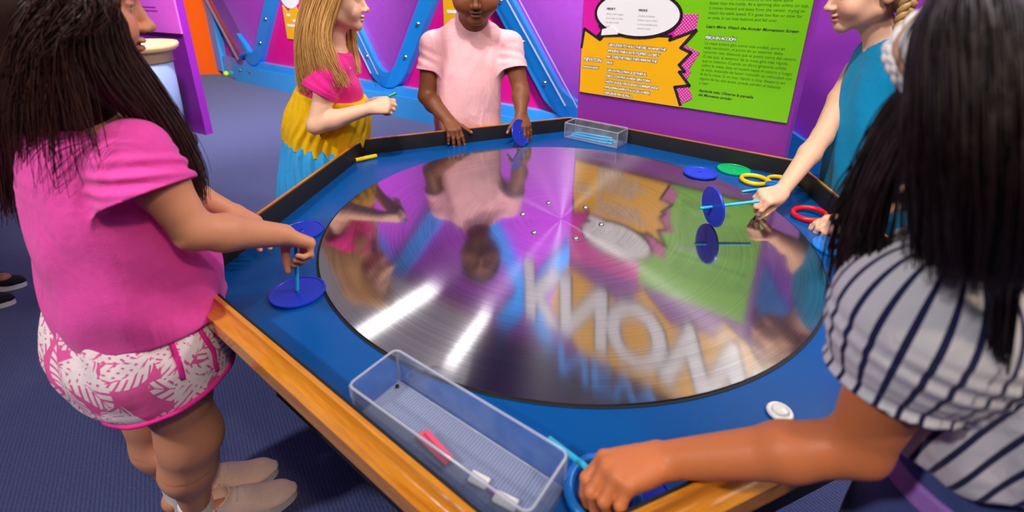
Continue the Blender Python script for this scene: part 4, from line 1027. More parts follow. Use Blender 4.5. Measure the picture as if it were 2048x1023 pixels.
    front = [np.vstack([[p(.005, .01, .112), p(.062, .01, .078)], np.array(g_)[1:]]) for g_ in front]
    hair_mesh('hair', front, 1100, .0013, (.006, .012, .016, .018, .018, .016), HAIR_DK, e, K=20, seed=4, wave=.008, lenvar=.25)
def leaf_mat():
    t = NT('palm_leaf_print'); b = t.b
    a = t.node('ShaderNodeAttribute', attribute_name='flow'); col = None
    def layer(scale, offs, seed):
        mp = t.node('ShaderNodeMapping'); mp.inputs['Location'].default_value = offs; t.link(a.outputs['Vector'], mp.inputs['Vector'])
        vo = t.node('ShaderNodeTexVoronoi', voronoi_dimensions='2D', i_Scale=scale, i_Randomness=.9); t.link(mp.outputs[0], vo.inputs['Vector'])
        sb = t.node('ShaderNodeVectorMath', operation='SUBTRACT'); t.link(mp.outputs[0], sb.inputs[0]); t.link(vo.outputs['Position'], sb.inputs[1])
        sc = t.node('ShaderNodeSeparateColor'); t.link(vo.outputs['Color'], sc.inputs[0])
        vr = t.node('ShaderNodeVectorRotate', rotation_type='Z_AXIS'); t.link(sb.outputs[0], vr.inputs['Vector']); t.link(t.math('MULTIPLY', sc.outputs[0], 6.283), vr.inputs['Angle'])
        sx = t.node('ShaderNodeSeparateXYZ'); t.link(vr.outputs[0], sx.inputs[0]); x, y = sx.outputs[0], sx.outputs[1]
        y = t.math('ADD', y, t.math('MULTIPLY', t.math('POWER', t.math('ABSOLUTE', x), 2.), 6.))
        ay = t.math('ABSOLUTE', y)
        st = t.math('FRACT', t.math('MULTIPLY', t.math('SUBTRACT', x, t.math('MULTIPLY', ay, 1.1)), scale*5.6))
        stripe = t.math('LESS_THAN', st, .64)
        el = t.math('ADD', t.math('POWER', t.math('MULTIPLY', x, scale*1.75), 2.), t.math('POWER', t.math('MULTIPLY', y, scale*3.4), 2.))
        rib = t.math('GREATER_THAN', ay, .0012)
        return t.math('MULTIPLY', t.math('MULTIPLY', stripe, rib), t.math('LESS_THAN', el, 1.0))
    m1 = layer(9.5, (0, 0, 0), 1); m2 = layer(11., (.31, .17, 0), 2); m3 = layer(13., (.77, .51, 0), 3)
    m = t.math('MAXIMUM', m1, t.math('MAXIMUM', m2, m3))
    t.link(t.mix(m, srgb(236, 92, 168), srgb(246, 232, 238)), b.inputs['Base Color']); b.inputs['Roughness'].default_value = .85
    tc = t.node('ShaderNodeTexCoord'); n1 = t.node('ShaderNodeTexNoise', i_Scale=16.); t.link(tc.outputs['Object'], n1.inputs['Vector'])
    bp = t.node('ShaderNodeBump', i_Strength=.35, i_Distance=.015); t.link(n1.outputs['Fac'], bp.inputs['Height']); t.link(bp.outputs['Normal'], b.inputs['Normal'])
    return t.m

# ---------------------------------------------------------------- B: blonde girl
def girl_blonde():
    f = nrm((.95, .28, 0)); r = np.array([f[1], -f[0], 0]); z = WZ
    c0 = W3(655, 200, .53); e = person((c0[0], c0[1], 0), 'girl with long blonde hair in a pink, yellow and blue tiered dress')
    zones = []
    mid = W3(668, 118, .53); sR, sL = mid+r*.115-z*.015, mid-r*.115-z*.015
    elR, wR = W3(632, 250, .365), W3(742, 216, .40); elL, wL = W3(700, 225, .62), W3(752, 205, .50)
    hc = W3(668, -3, .52); nb = mid+z*.045
    pel = np.array([c0[0]-.005, c0[1], .60])
    S = Sdf()
    S.loft([(pel-z*.03, r, .12, .09), (pel+z*.1, r, .105, .08), (W3(660, 180, .53), r, .11, .082), (mid-z*.03, r, .11, .062), (mid+z*.015, r, .06, .048)], .02)
    S.cone(nb-z*.03, hc-z*.06-f*.01, .041, .038, .02)
    p = add_head(S, hc, (.955, .24, -.06), z, 1., zones=zones)
    add_arm(S, sR, elR, wR, up=.034, low=.029, wrst=.019); add_arm(S, sL, elL, wL, up=.032, low=.027, wrst=.019)
    add_hand(S, wR, (.92, .10, .12), (.15, .75, -.45), 'R', .80, ((45, 55, 30), (55, 60, 30), (60, 65, 35), (62, 70, 35)), (5, 1, -3, -7), (30, 30, 25, 25), zones)
    add_hand(S, wL, (.9, -.35, .1), (.1, -.75, -.5), 'L', .80, ((40, 50, 30), (50, 60, 30), (60, 60, 35), (62, 66, 35)), (5, 1, -3, -7), (30, 25, 20, 20), zones)
    kR, kL = pel+r*.06-z*.28, pel-r*.06-z*.28; aR, aL = kR-z*.245-f*.02, kL-z*.245-f*.02
    for h, k, a in ((pel+r*.062, kR, aR), (pel-r*.062, kL, aL)): add_leg(S, h, k, a, f)
    me, P = S.mesh(.0032, 'body'); attr_col(me, shade(P, zones, SK_B, lip=(.70, .26, .26), brow=(.35, .22, .12))); put('body', me, skin_mat('fair_skin', SK_B), e); eyes(e, p)
    D = Sdf()
    D.loft([(W3(664, 200, .53), r, .112, .104), (W3(664, 172, .53), r, .116, .100), (W3(664, 146, .53), r, .116, .086), (W3(668, 122, .53), r, .108, .07), (W3(672, 102, .53), r, .066, .056)], .02, fold=lambda P, th, t: .003*np.sin(P[:, 2]*60+th*3), cap=.008)
    se = W3(638, 186, .395); sd = nrm(se-sR); D.ell(sR, (.047, .047, .045), None, .025); D.sleeve(sR, se, .048, .057, fold=.002)
    sl = sL+nrm(elL-sL)*.10; D.sleeve(sL, sl, .046, .054)
    me, P = D.mesh(.0034, 'dress'); do = put('dress', me, cloth_mat('magenta_cotton', srgb(226, 40, 138), wr=.4, scale=12).m, e); do['label'] = 'magenta top of the dress'
    cuff = Sdf(); cuff.field(lambda P: np.maximum(np.abs((P-se)@sd+.009)-.009, np.abs(np.linalg.norm((P-se)-((P-se)@sd)[:, None]*sd, axis=1)-.0572)-.0022), se, .075, .002, 'u')
    me, P = cuff.mesh(.0025, 'cuff'); put('cuff', me, cloth_mat('magenta_cuff', srgb(214, 34, 130), wr=.2).m, do)
    Yl = Sdf(); gather = lambda P, th, t: .0042*np.sin(th*26+2*np.sin(P[:, 2]*30))*np.clip(1.05-.75*t, 0, 1)+.004*np.sin(th*11)*np.clip(1.1-t, 0, 1)
    Yl.loft([(W3(653, 288, .53)-f*.012, r, .134, .130), (W3(656, 262, .53)-f*.006, r, .132, .144), (W3(660, 228, .53), r, .128, .142), (W3(664, 190, .53), r, .125, .121)], .02, fold=gather, cap=.008)
    me, P = Yl.mesh(.0034, 'dress_tier'); o = put('dress_tier', me, cloth_mat('yellow_cotton', srgb(240, 190, 8), wr=.4).m, do); o['label'] = 'yellow gathered tier of the dress'
    Bt = Sdf(); gather2 = lambda P, th, t: .007*np.sin(th*22+2*np.sin(P[:, 2]*22))*np.clip(1.1-.4*t, 0, 1)
    zt = W3(654, 284, .53)[2]; cb = W3(652, 284, .53)
    Bt.loft([(np.array([cb[0]-.062, cb[1]-.01, .40]), r, .168, .138), (np.array([cb[0]-.045, cb[1]-.01, .52]), r, .160, .130), (cb-z*.03-f*.025, r, .146, .122), (cb+z*.002-f*.02, r, .132, .120)], .02, fold=gather2, cap=.008)
    me, P = Bt.mesh(.004, 'dress_tier'); o = put('dress_tier', me, cloth_mat('blue_cotton', srgb(56, 160, 228), wr=.4).m, do); o['label'] = 'sky blue bottom tier of the dress'
    sh = cloth_mat('white_canvas', srgb(225, 222, 220), wr=.2).m
    for a in (aR, aL): shoe(e, a-f*.055, a+f*.14, sh, WHITE_SOLE)
    hair_cap(e, p, 1., HAIR_BL, tint=.45)
    G = [gd((715, -85, .50), (700, -50, .435), (672, 10, .415), (655, 70, .40), (668, 120, .385), (700, 168, .39)),
         gd((705, -88, .49), (676, -50, .43), (648, 20, .41), (638, 80, .39), (650, 130, .375), (672, 175, .38)),
         gd((700, -88, .50), (655, -50, .44), (626, 10, .42), (612, 80, .40), (618, 140, .39), (632, 180, .385)),
         gd((698, -88, .52), (645, -55, .48), (612, 10, .46), (600, 80, .45), (600, 150, .44), (604, 188, .44)),
         gd((698, -88, .54), (645, -55, .53), (612, 0, .52), (602, 70, .52), (602, 140, .52), (606, 170, .52)),
         gd((700, -88, .55), (655, -50, .58), (640, 0, .60), (628, 70, .60), (625, 140, .60), (625, 165, .60))]
    hair_mesh('hair', G, 1500, .0017, (.006, .010, .014, .016, .018, .014), HAIR_BL, e, K=18, seed=5, wave=.008, lenvar=.25)
    G2 = [gd((716, -85, .54), (712, -30, .60), (706, 30, .60), (708, 90, .58), (720, 145, .55)), gd((712, -85, .54), (700, -30, .60), (692, 30, .60), (694, 90, .57), (702, 150, .55))]
    hair_mesh('hair', G2, 500, .0017, (.006, .010, .013, .013, .010), HAIR_BL, e, K=14, seed=6, wave=.006, lenvar=.25)
    tp = W3(785, 190, .445); bm = bmesh.new(); add_cyl(bm, (-.012, 0, -.004), (.014, 0, .008), .0055, seg=10); o = bm_obj('stick', bm, M['teal'], bevel=.0015); o.location = tuple(tp); tag(o, 'short teal plastic stick end held in the fingers of the blonde girl', 'stick')

# ---------------------------------------------------------------- C: boy
def boy():
    f = nrm((.25, -.97, 0)); r = np.array([f[1], -f[0], 0]); z = WZ
    c0 = W3(936, 245, .80); e = person((c0[0], c0[1], 0), 'boy in a pale pink T-shirt looking down at the table')
    zones = []
    mid = W3(943, 58, .82); sR, sL = W3(867, 88, .81), W3(1019, 88, .83)
    elR, wR = W3(853, 192, .755), W3(896, 240, .665); elL, wL = W3(1041, 178, .77), W3(1042, 226, .69)
    hc = W3(951, -24, .730); nb = mid+z*.02; pel = np.array([c0[0], c0[1]+.02, .60])
    S = Sdf()
    S.loft([(pel-z*.04, r, .135, .105), (pel+z*.06, r, .135, .11), (W3(938, 170, .81), r, .125, .105), (W3(941, 110, .82), r, .125, .09), (mid-z*.01, r, .115, .065), (mid+z*.02, r, .06, .05)], .02)
    S.cone(nb-z*.03, hc-z*.05-f*.012, .058, .056, .02)
    p = add_head(S, hc, (.06, -.95, -.26), z, 1.12, zones=zones, chubby=1.34)
    add_arm(S, sR, elR, wR, up=.040, low=.033, wrst=.022); add_arm(S, sL, elL, wL, up=.040, low=.033, wrst=.022)
    add_hand(S, wR, nrm(W3(910, 264, .612)-wR), (.22, -.25, -.92), 'R', .88, ((42, 14, 8), (46, 12, 8), (46, 14, 8), (40, 18, 10)), (14, 4, -6, -16), (48, 5, 10, 10), zones)
    add_hand(S, wL, nrm(W3(1050, 250, .655)-wL), (-.45, .75, .1), 'L', .88, ((22, 16, 10), (26, 14, 8), (28, 14, 8), (26, 16, 10)), (14, 4, -6, -14), (50, 10, 15, 15), zones)
    kR, kL = pel+r*.075-z*.28, pel-r*.075-z*.28; aR, aL = kR-z*.235, kL-z*.235
    for h, k, a in ((pel+r*.07, kR, aR), (pel-r*.07, kL, aL)): add_leg(S, h, k, a, f, th=.072, kr=.05, cf=.05)
    me, P = S.mesh(.0029, 'body'); attr_col(me, shade(P, zones, SK_C, lip=(.22, .07, .05), nail=(.55, .32, .24), brow=(.012, .008, .006))); put('body', me, skin_mat('deep_brown_skin', SK_C), e); eyes(e, p, 1.12)
    T = Sdf()
    fold = lambda P, th, t: .005*np.sin(P[:, 0]*30+P[:, 2]*34+2*np.sin(P[:, 2]*20))*np.clip(.75-t, 0, 1)+.0025*np.sin(P[:, 0]*70+P[:, 2]*25)*np.clip(.8-t, 0, 1)
    T.loft([(W3(935, 262, .805), r, .134, .108), (W3(936, 225, .805), r, .136, .116), (W3(937, 170, .81), r, .134, .118), (W3(940, 120, .818), r, .136, .104), (W3(943, 76, .825), r, .128, .078), (W3(945, 50, .824), r, .092, .068)], .02, fold=fold, cap=.012)
    T.cone(mid-z*.005, nb+z*.030+f*.012, .072, .060, .03)
    for sh, se, el, R in ((sR, W3(860, 143, .785), elR, .055), (sL, W3(1028, 140, .790), elL, .055)):
        sd = nrm(se-sh); T.cone(sh+z*.0, mid-z*.012, .042, .048, .03); T.ell(sh-z*.004, (.038, .042, .038), None, .04); T.sleeve(sh-sd*.0-z*.004, se, .046, R, k=.03, fold=.002)
    T.ell(nb+z*.082+f*.020, (.070, .078, .036), None, .008, 's')
    me, P = T.mesh(.003, 'shirt'); so = put('shirt', me, cloth_mat('pale_pink_jersey', srgb(245, 186, 192), wr=.6, scale=13, var=.06).m, e)
    ring_c = W3(946, 46, .82)
    B = Sdf(); B.loft([(pel-z*.06, r, .142, .115), (pel+z*.06, r, .138, .112)], .03); B.cone(pel+r*.07-z*.03, kR+z*.06, .08, .078, .03); B.cone(pel-r*.07-z*.03, kL+z*.06, .08, .078, .03)
    me, P = B.mesh(.0045, 'shorts'); put('shorts', me, cloth_mat('cream_twill', srgb(226, 196, 172), wr=.3).m, e)
    sh = cloth_mat('grey_canvas', srgb(90, 95, 110), wr=.2).m
    for a in (aR, aL): shoe(e, a-f*.055, a+f*.15, sh, WHITE_SOLE)
    hair_cap(e, p, 1.12, HAIR_C, grow=.985, low=-.05)

# ---------------------------------------------------------------- D: girl in the teal top
def girl_teal():
    f = nrm((-.95, .16, 0)); r = np.array([f[1], -f[0], 0]); z = WZ
    c0 = W3(1730, 330, .17); e = person((c0[0]+.02, c0[1], 0), 'girl in a sleeveless teal top with a light brown braid')
    zones = []
    mid = W3(1772, 112, .17); sR, sL = W3(1712, 140, .28), mid-r*.125-z*.02
    elR, wR = W3(1645, 272, .165), W3(1562, 384, .04); elL, wL = np.array([.905, -.03, .735]), W3(1708, 440, -.062)
    hc = W3(1745, -22, .19); nb = mid+z*.04; pel = np.array([c0[0]+.03, c0[1], .60])
    S = Sdf()
    S.loft([(pel-z*.04, r, .125, .095), (pel+z*.06, r, .12, .09), (W3(1735, 300, .17), r, .108, .085), (W3(1750, 220, .17), r, .11, .085), (mid-z*.02, r, .112, .06), (mid+z*.02, r, .06, .046)], .02)
    S.cone(nb-z*.035, hc-z*.055+np.array([.015, 0, 0]), .042, .039, .02)
    p = add_head(S, hc, (-.93, .24, -.20), z, 1., zones=zones)
    add_arm(S, sR, elR, wR, up=.033, low=.027, wrst=.0185); add_arm(S, sL, elL, wL, up=.033, low=.027, wrst=.019)
    add_hand(S, wR, (-.9, -.32, -.10), (-.10, .35, -.9), 'R', .84, ((50, 40, 20), (58, 55, 25), (64, 62, 30), (68, 66, 30)), (6, 1, -3, -7), (18, 34, 10, 15), zones)
    add_hand(S, wL, (-.92, -.12, -.12), (-.15, .25, -.92), 'L', .84, ((34, 34, 18), (40, 38, 20), (44, 40, 20), (46, 42, 22)), (8, 2, -3, -9), (35, 25, 15, 15), zones)
    kR, kL = pel+r*.065-z*.28, pel-r*.065-z*.28; aR, aL = kR-z*.235, kL-z*.235
    for h, k, a in ((pel+r*.065, kR, aR), (pel-r*.065, kL, aL)): add_leg(S, h, k, a, f)
    me, P = S.mesh(.003, 'body'); attr_col(me, shade(P, zones, SK_D, lip=(.62, .16, .18), brow=(.30, .18, .09))); put('body', me, skin_mat('light_skin', SK_D), e); eyes(e, p)
    T = Sdf()
    fold = lambda P, th, t: .004*np.sin(th*7+P[:, 2]*22)*np.clip(.9-t, 0, 1)
    T.loft([(W3(1728, 520, .16), r, .142, .122), (W3(1728, 420, .165), r, .138, .114), (W3(1736, 320, .17), r, .130, .106), (W3(1748, 235, .17), r, .126, .098), (W3(1762, 160, .17), r, .122, .076), (W3(1770, 115, .17), r, .114, .058), (W3(1776, 88, .17), r, .082, .050), (W3(1778, 74, .17), r, .062, .046)], .015, fold=fold, cap=.008)
    T.ell(mid+z*.066+f*.020, (.050, .050, .052), None, .006, 's')
    me, P = T.mesh(.0032, 'top'); put('top', me, cloth_mat('teal_jersey', srgb(4, 140, 190), wr=.4, scale=9).m, e)
    B = Sdf(); B.loft([(pel-z*.06, r, .12, .094), (pel+z*.04, r, .11, .08)], .03); B.cone(pel+r*.065-z*.03, kR+z*.1, .072, .072, .03); B.cone(pel-r*.065-z*.03, kL+z*.1, .075, .072, .03)
    me, P = B.mesh(.0045, 'shorts'); put('shorts', me, cloth_mat('navy_twill', srgb(40, 50, 90), wr=.3).m, e)
    sh = cloth_mat('dark_canvas', srgb(50, 52, 66), wr=.2).m
    for a in (aR, aL): shoe(e, a-f*.055, a+f*.145, sh, WHITE_SOLE)
    hair_cap(e, p, 1., HAIR_LB, tint=.5)
    # braid hanging behind the ear
    A = resample(gd((1822, -40, .10), (1818, 0, .09), (1806, 40, .09), (1800, 85, .09), (1812, 150, .085), (1818, 230, .085)), 60)
    bm = bmesh.new()
    for k in range(3):
        P = []
        for i, q in enumerate(A):
            a = i*.62+k*2*PI/3; P.append(tuple(q+np.array([.011*math.cos(a), .006*math.sin(2*a), .002*math.sin(a)])))
        add_tube(bm, P, [.0095*(1-.4*i/60) for i in range(60)], 8)
    bmesh.ops.translate(bm, verts=bm.verts, vec=-Vector(e.location)); o = bm_obj('braid', bm, HAIR_LB, e, True); attr_col(o.data, np.full((len(o.data.vertices), 3), .6))
    hair_mesh('hair', [gd((1760, -95, .16), (1800, -60, .13), (1822, -30, .11), (1815, 10, .10)), gd((1750, -95, .18), (1790, -40, .14), (1812, -10, .11), (1812, 15, .10)), gd((1745, -92, .16), (1770, -30, .12), (1800, 5, .11), (1812, 22, .10))], 350, .0016, (.006, .008, .006, .004), HAIR_LB, e, K=10, seed=8, wave=.003)

# ---------------------------------------------------------------- E: girl in the striped top, near right
def girl_striped():
    f = nrm((-.42, .91, 0)); r = np.array([f[1], -f[0], 0]); z = WZ
    e = person((.40, -.78, 0), 'girl in a blue and white striped blouse with a white headband, seen from behind')
    zones = []
    sL = W3(1868, 590, -.80); mid = sL+r*.125+z*.012; sR = mid+r*.125-z*.01
    elL, wL = W3(1716, 892, -.80), W3(1322, 920, -.735); elR, wR = np.array([.62, -.66, .82]), np.array([.62, -.58, .735])
    hc = W3(2040, 182, -.735); pel = np.array([.405, -.775, .62])
    nb = mid+z*.035
    S = Sdf()
    S.loft([(pel-z*.04, r, .125, .10), (pel+z*.07, r, .12, .095), (np.array([.38, -.77, .80]), r, .100, .080), (mid-z*.09-f*.01, r, .102, .074), (mid-z*.03, r, .102, .052), (mid+z*.012, r, .055, .042)], .02)
    hf = nrm((.16, .90, -.42)); S.cone(nb-z*.03, hc-z*.06-hf*.02, .042, .04, .02)
    p = add_head(S, hc, hf, z, .97, zones=zones)
    add_arm(S, sL, elL, wL, up=.034, low=.0262, wrst=.0195); add_arm(S, sR, elR, wR)
    d = nrm(W3(1207, 948, -.757)-wL)
    add_hand(S, wL, d, nrm((-.15, -.30, -.94)), 'L', .92, ((46, 38, 18), (54, 50, 24), (58, 54, 26), (60, 56, 28)), (7, 1, -4, -9), (22, 30, 15, 20), zones)
    add_hand(S, wR, (-.1, .9, -.3), (0, 0, -1), 'R', .83, ((20, 20, 10),)*4, zones=zones)
    kR, kL = pel+r*.065-z*.29, pel-r*.065-z*.29; aR, aL = kR-z*.245, kL-z*.245
    for h, k, a in ((pel+r*.065, kR, aR), (pel-r*.065, kL, aL)): add_leg(S, h, k, a, f)
    me, P = S.mesh(.0024, 'body'); attr_col(me, shade(P, zones, SK_E, lip=(.42, .12, .1))); put('body', me, skin_mat('warm_tan_skin', SK_E), e); eyes(e, p, .97)
    T = Sdf(); tp = mid-z*.0
    fold = lambda P, th, t: .0045*np.sin(th*13+P[:, 2]*16)*np.clip(.9-t, 0, 1)
    hem0 = W3(1850, 985, -.835)
    secs = [(np.array([.395, -.775, .772]), r, .136, .108), (np.array([.39, -.775, .79]), r, .130, .102), (np.array([.375, -.77, .83]), r, .138, .114), (np.array([.352, -.762, .90]), r, .134, .108), (mid-z*.04, r, .125, .092), (mid, r, .108, .074), (mid+z*.022, r, .068, .060)]
    T.loft(secs, .02, fold=fold, cap=.008)
    se = W3(1790, 738, -.80); sd = nrm(se-sL)
    T.ell(sL+sd*.035, (.062, .060, .062), None, .03); T.sleeve(sL+sd*.02, se-sd*.010, .062, .050, k=.03, fold=.003); T.sleeve(se-sd*.016, se+sd*.012, .047, .055, wall=.005, k=.006)
    sr = sR+nrm(elR-sR)*.11; T.sleeve(sR, sr, .058, .05); T.cone(sL, mid+z*.004, .046, .05, .03); T.cone(sR, mid+z*.004, .046, .05, .03)
    hc_ = np.array([.395, -.775, .775]); T.field(lambda P: -(hc_[2]+.55*np.maximum(0, -((P-hc_)@f))+.15*np.maximum(0, (P-hc_)@r)-P[:, 2]+.004*np.sin(90*((P-hc_)@r))), hc_, 9., .008, 's')
    me, P = T.mesh(.0027, 'blouse')
    ax = P-sL; al = ax@sd; rad = ax-al[:, None]*sd; e1 = nrm(np.cross(sd, z)); e2 = np.cross(sd, e1)
    angS = np.arctan2(rad@e2, rad@e1)*.062
    q = P-np.array([.36, -.765, 0]); angT = np.arctan2(q@f, -(q@r))*.135+.25*q[:, 2]
    T0 = Sdf(); T0.loft(secs, .02, cap=.008); isS = (T0.ev(P, .3) > .006) & ((P-mid)@r < 0)
    attr_vec(me, np.stack([np.where(isS, angS, angT), P[:, 2], 0*al], 1))
    t = cloth_mat('striped_cotton', srgb(226, 224, 232), wr=.45, scale=16); a = t.node('ShaderNodeAttribute', attribute_name='flow'); sx = t.node('ShaderNodeSeparateXYZ'); t.link(a.outputs['Vector'], sx.inputs[0])
    stp = t.math('LESS_THAN', t.math('FRACT', t.math('MULTIPLY', sx.outputs[0], 1/.0180)), .27); t.link(t.mix(stp, srgb(222, 220, 228), srgb(36, 38, 82)), t.b.inputs['Base Color'])
    bo = put('blouse', me, t.m, e)
    B = Sdf(); B.loft([(pel-z*.06, r, .135, .112), (pel+z*.04, r, .132, .108), (pel+z*.17, r, .124, .098), (pel+z*.21, r, .118, .094)], .03); B.cone(pel+r*.065-z*.03, aR+z*.03, .082, .05, .03); B.cone(pel-r*.065-z*.03, aL+z*.03, .082, .05, .03)
    me, P = B.mesh(.004, 'jeans'); jo = put('jeans', me, cloth_mat('blue_denim', srgb(70, 82, 140), wr=.3, var=.25).m, e)
    Lb = Sdf(); Lb.loft([(pel+z*.098, r, .134, .110), (pel+z*.116, r, .132, .108)], .002, cap=.004); me, P = Lb.mesh(.003, 'belt'); b_o = put('belt', me, mat('lavender_belt', srgb(160, 112, 200), .6), e)
    sh = cloth_mat('white_canvas_near', srgb(225, 222, 220), wr=.2).m
    for a in (aR, aL): shoe(e, a-f*.055, a+f*.15, sh, WHITE_SOLE)
    hair_cap(e, p, .97, HAIR_BK, grow=1.04, low=-.085, tint=.2, front=((0, .098, .0), .95, .3))
    back = [gd((1900, -60, -.72), (1884, 60, -.80), (1872, 200, -.84), (1868, 340, -.855), (1866, 440, -.855), (1858, 515, -.845)),
            gd((1915, -80, -.72), (1908, 60, -.83), (1902, 220, -.865), (1900, 380, -.875), (1892, 525, -.865)),
            gd((1930, -90, -.72), (1932, 60, -.84), (1935, 220, -.875), (1935, 380, -.885), (1925, 535, -.875)),
            gd((1975, -90, -.72), (1985, 60, -.84), (1992, 220, -.87), (1992, 380, -.885), (1985, 530, -.88), (1980, 560, -.875)),
            gd((2050, -60, -.71), (2085, 60, -.80), (2100, 220, -.83), (2090, 400, -.84), (2075, 540, -.84))]
    hair_mesh('hair', [gd((1990, -80, -.72), (2010, 60, -.84), (2020, 220, -.87), (2012, 400, -.88), (1998, 600, -.87), (1985, 800, -.86)), gd((2000, -80, -.72), (2030, 60, -.83), (2035, 220, -.86), (2028, 400, -.87), (2012, 600, -.865), (1995, 780, -.855))], 260, .0013, (.004, .008, .008, .008, .007, .004), HAIR_BK, e, K=18, seed=14, wave=.004, lenvar=.25)
    _r = nrm(p(1, 0, 0)-p(0, 0, 0)); _c = p(0, 0, 0); back = back+[g_-2*((np.array(g_)-_c)@_r)[:, None]*_r for g_ in [np.array(q_) for q_ in back[::-1]]]
    back = [np.vstack([p(0, -.012, .116), p(*(.055*np.sign((np.array(g_)[0]-_c)@_r)*np.array([1., 0, 0])+np.array([0, -.03, .098]))), np.array(g_)[1:]]) for g_ in back]
    hair_mesh('hair', back, 5600, .0013, (.004, .010, .016, .018, .020, .018), HAIR_BK, e, K=20, seed=10, wave=.006, lenvar=.2)
    side = [gd((1815, 165, -.72), (1760, 230, -.71), (1715, 330, -.715), (1680, 440, -.72), (1655, 560, -.73)),
            gd((1822, 185, -.735), (1775, 265, -.73), (1735, 370, -.735), (1702, 500, -.745), (1690, 640, -.75), (1700, 720, -.755)),
            gd((1828, 205, -.755), (1785, 290, -.755), (1745, 400, -.76), (1718, 520, -.765), (1705, 640, -.77)),
            gd((1836, 225, -.775), (1800, 320, -.785), (1768, 430, -.785), (1745, 540, -.78), (1725, 680, -.775))]
    hair_mesh('hair', side, 210, .0012, (.002, .006, .010, .013, .015), HAIR_BK, e, K=18, seed=11, wave=.008, lenvar=.35)
    # braided headband
    r_, f_, u_ = nrm(p(1, 0, 0)-p(0, 0, 0)), nrm(p(0, 1, 0)-p(0, 0, 0)), nrm(p(0, 0, 1)-p(0, 0, 0))
    bandp = []
    for i in range(41):
        a = math.radians(-18+216*i/40); bandp.append(p(-math.cos(a)*.0875, .028-.085*max(0, .40-math.sin(a)), .018+.094*math.sin(a)-.01))
    def ribbon(nm, off, wid, th, m, par):
        bm = bmesh.new(); rows = []
        cc = p(0, .01, .01)
        for q in bandp:
            out = nrm(q-cc); tgt = f_; out = nrm(out-tgt*(out@tgt)); c = q+tgt*off
            rows.append([bm.verts.new(c+tgt*(wid*x)+out*(th*y)) for x, y in ((-.5, 0), (-.4, .8), (-.15, 1), (.15, 1), (.4, .8), (.5, 0))])
        for A, B_ in zip(rows, rows[1:]):
            for j in range(5): bm.faces.new((A[j], A[j+1], B_[j+1], B_[j]))
        bmesh.ops.translate(bm, verts=bm.verts, vec=-Vector(e.location)); return bm_obj(nm, bm, m, par, True)
    bw = cloth_mat('white_band', srgb(232, 226, 224), wr=.3, scale=60).m; bt = cloth_mat('tan_band', srgb(190, 148, 118), wr=.4, scale=80).m
    hb = ribbon('headband', -.0125, .015, .007, bw, e); ribbon('headband_band', .0, .012, .006, bt, hb)['label'] = 'tan woven middle of headband'
    bm = bmesh.new()
    for k in range(3):
        Pk = []
        BP = resample(bandp, 110)
        for i, q in enumerate(BP):
            a = i*.42+k*2*PI/3; out = nrm(q-p(0, .01, .01)); Pk.append(tuple(q+f_*(.0115+.0045*math.cos(a))+out*(.003+.002*math.sin(2*a))))
        add_tube(bm, Pk, .0036, 6)
    bmesh.ops.translate(bm, verts=bm.verts, vec=-Vector(e.location)); bm_obj('headband_braid', bm, bw, hb, True)

# ---------------------------------------------------------------- F: visitor at the left edge
def visitor():
    z = WZ; f = nrm((.98, .15, 0)); r = np.array([f[1], -f[0], 0])
    toe = np.array([-2.11, .455, 0]); e = person((-2.33, .47, 0), 'person at the far left edge, bare leg and black white-soled shoe in view')
    aR = toe-f*.16+z*.085; aL = aR-r*.13-f*.05; pel = (aR+aL)/2+z*.55-z*.0; pel[2] = .68; zones = []
    S = Sdf(); mid = pel+z*.45; hc = mid+z*.21
    S.loft([(pel-z*.04, r, .13, .1), (pel+z*.1, r, .12, .09), (pel+z*.3, r, .125, .09), (mid-z*.02, r, .12, .07), (mid+z*.02, r, .06, .05)], .02)
    S.cone(mid, hc-z*.05, .045, .042, .02); p = add_head(S, hc, f, z, 1.02, zones=zones)
    for s_, a in ((1, aR), (-1, aL)):
        sh = mid+r*.135*s_-z*.02; el = sh-z*.21+r*.03*s_; wr = el-z*.18+f*.06; add_arm(S, sh, el, wr); add_hand(S, wr, (.2, .03, -1), -r*s_, 'R' if s_ > 0 else 'L', .85)
        add_leg(S, pel+r*.07*s_, pel+r*.068*s_-z*.30+f*.01, a, f)
    me, P = S.mesh(.0045, 'body'); attr_col(me, shade(P, zones, SK_F)); put('body', me, skin_mat('brown_skin', SK_F), e); eyes(e, p)
    T = Sdf(); T.loft([(pel+z*.04, r, .145, .12), (pel+z*.2, r, .14, .11), (mid-z*.1, r, .14, .1), (mid-z*.02, r, .125, .075), (mid+z*.02, r, .06, .055)], .02, cap=.008)
    for s_ in (1, -1): sh = mid+r*.135*s_-z*.02; T.cone(sh, sh-z*.13+r*.02*s_, .052, .058, .03)
    me, P = T.mesh(.006, 'shirt'); put('shirt', me, cloth_mat('navy_jersey', srgb(36, 60, 130)).m, e)
    B = Sdf(); B.loft([(pel-z*.06, r, .14, .115), (pel+z*.07, r, .135, .11)], .03)
    for s_ in (1, -1): B.cone(pel+r*.07*s_-z*.03, pel+r*.072*s_-z*.24, .082, .085, .03)
    me, P = B.mesh(.006, 'shorts'); put('shorts', me, cloth_mat('black_twill', srgb(24, 24, 32)).m, e)
    sh = cloth_mat('black_canvas', srgb(18, 18, 22), wr=.2).m; lace = mat('dark_laces', srgb(60, 56, 52), .8)
    shoe(e, toe-f*.215, toe, sh, WHITE_SOLE, lace); t2 = aL+f*.16; shoe(e, t2-f*.215, t2, sh, WHITE_SOLE, lace)
    hair_cap(e, p, 1.02, HAIR_DK)
import time as _t
for fn in (girl_pink, girl_blonde, boy, girl_teal, girl_striped, visitor):
    _a = _t.time(); fn(); print('built', fn.__name__, round(_t.time()-_a, 1))
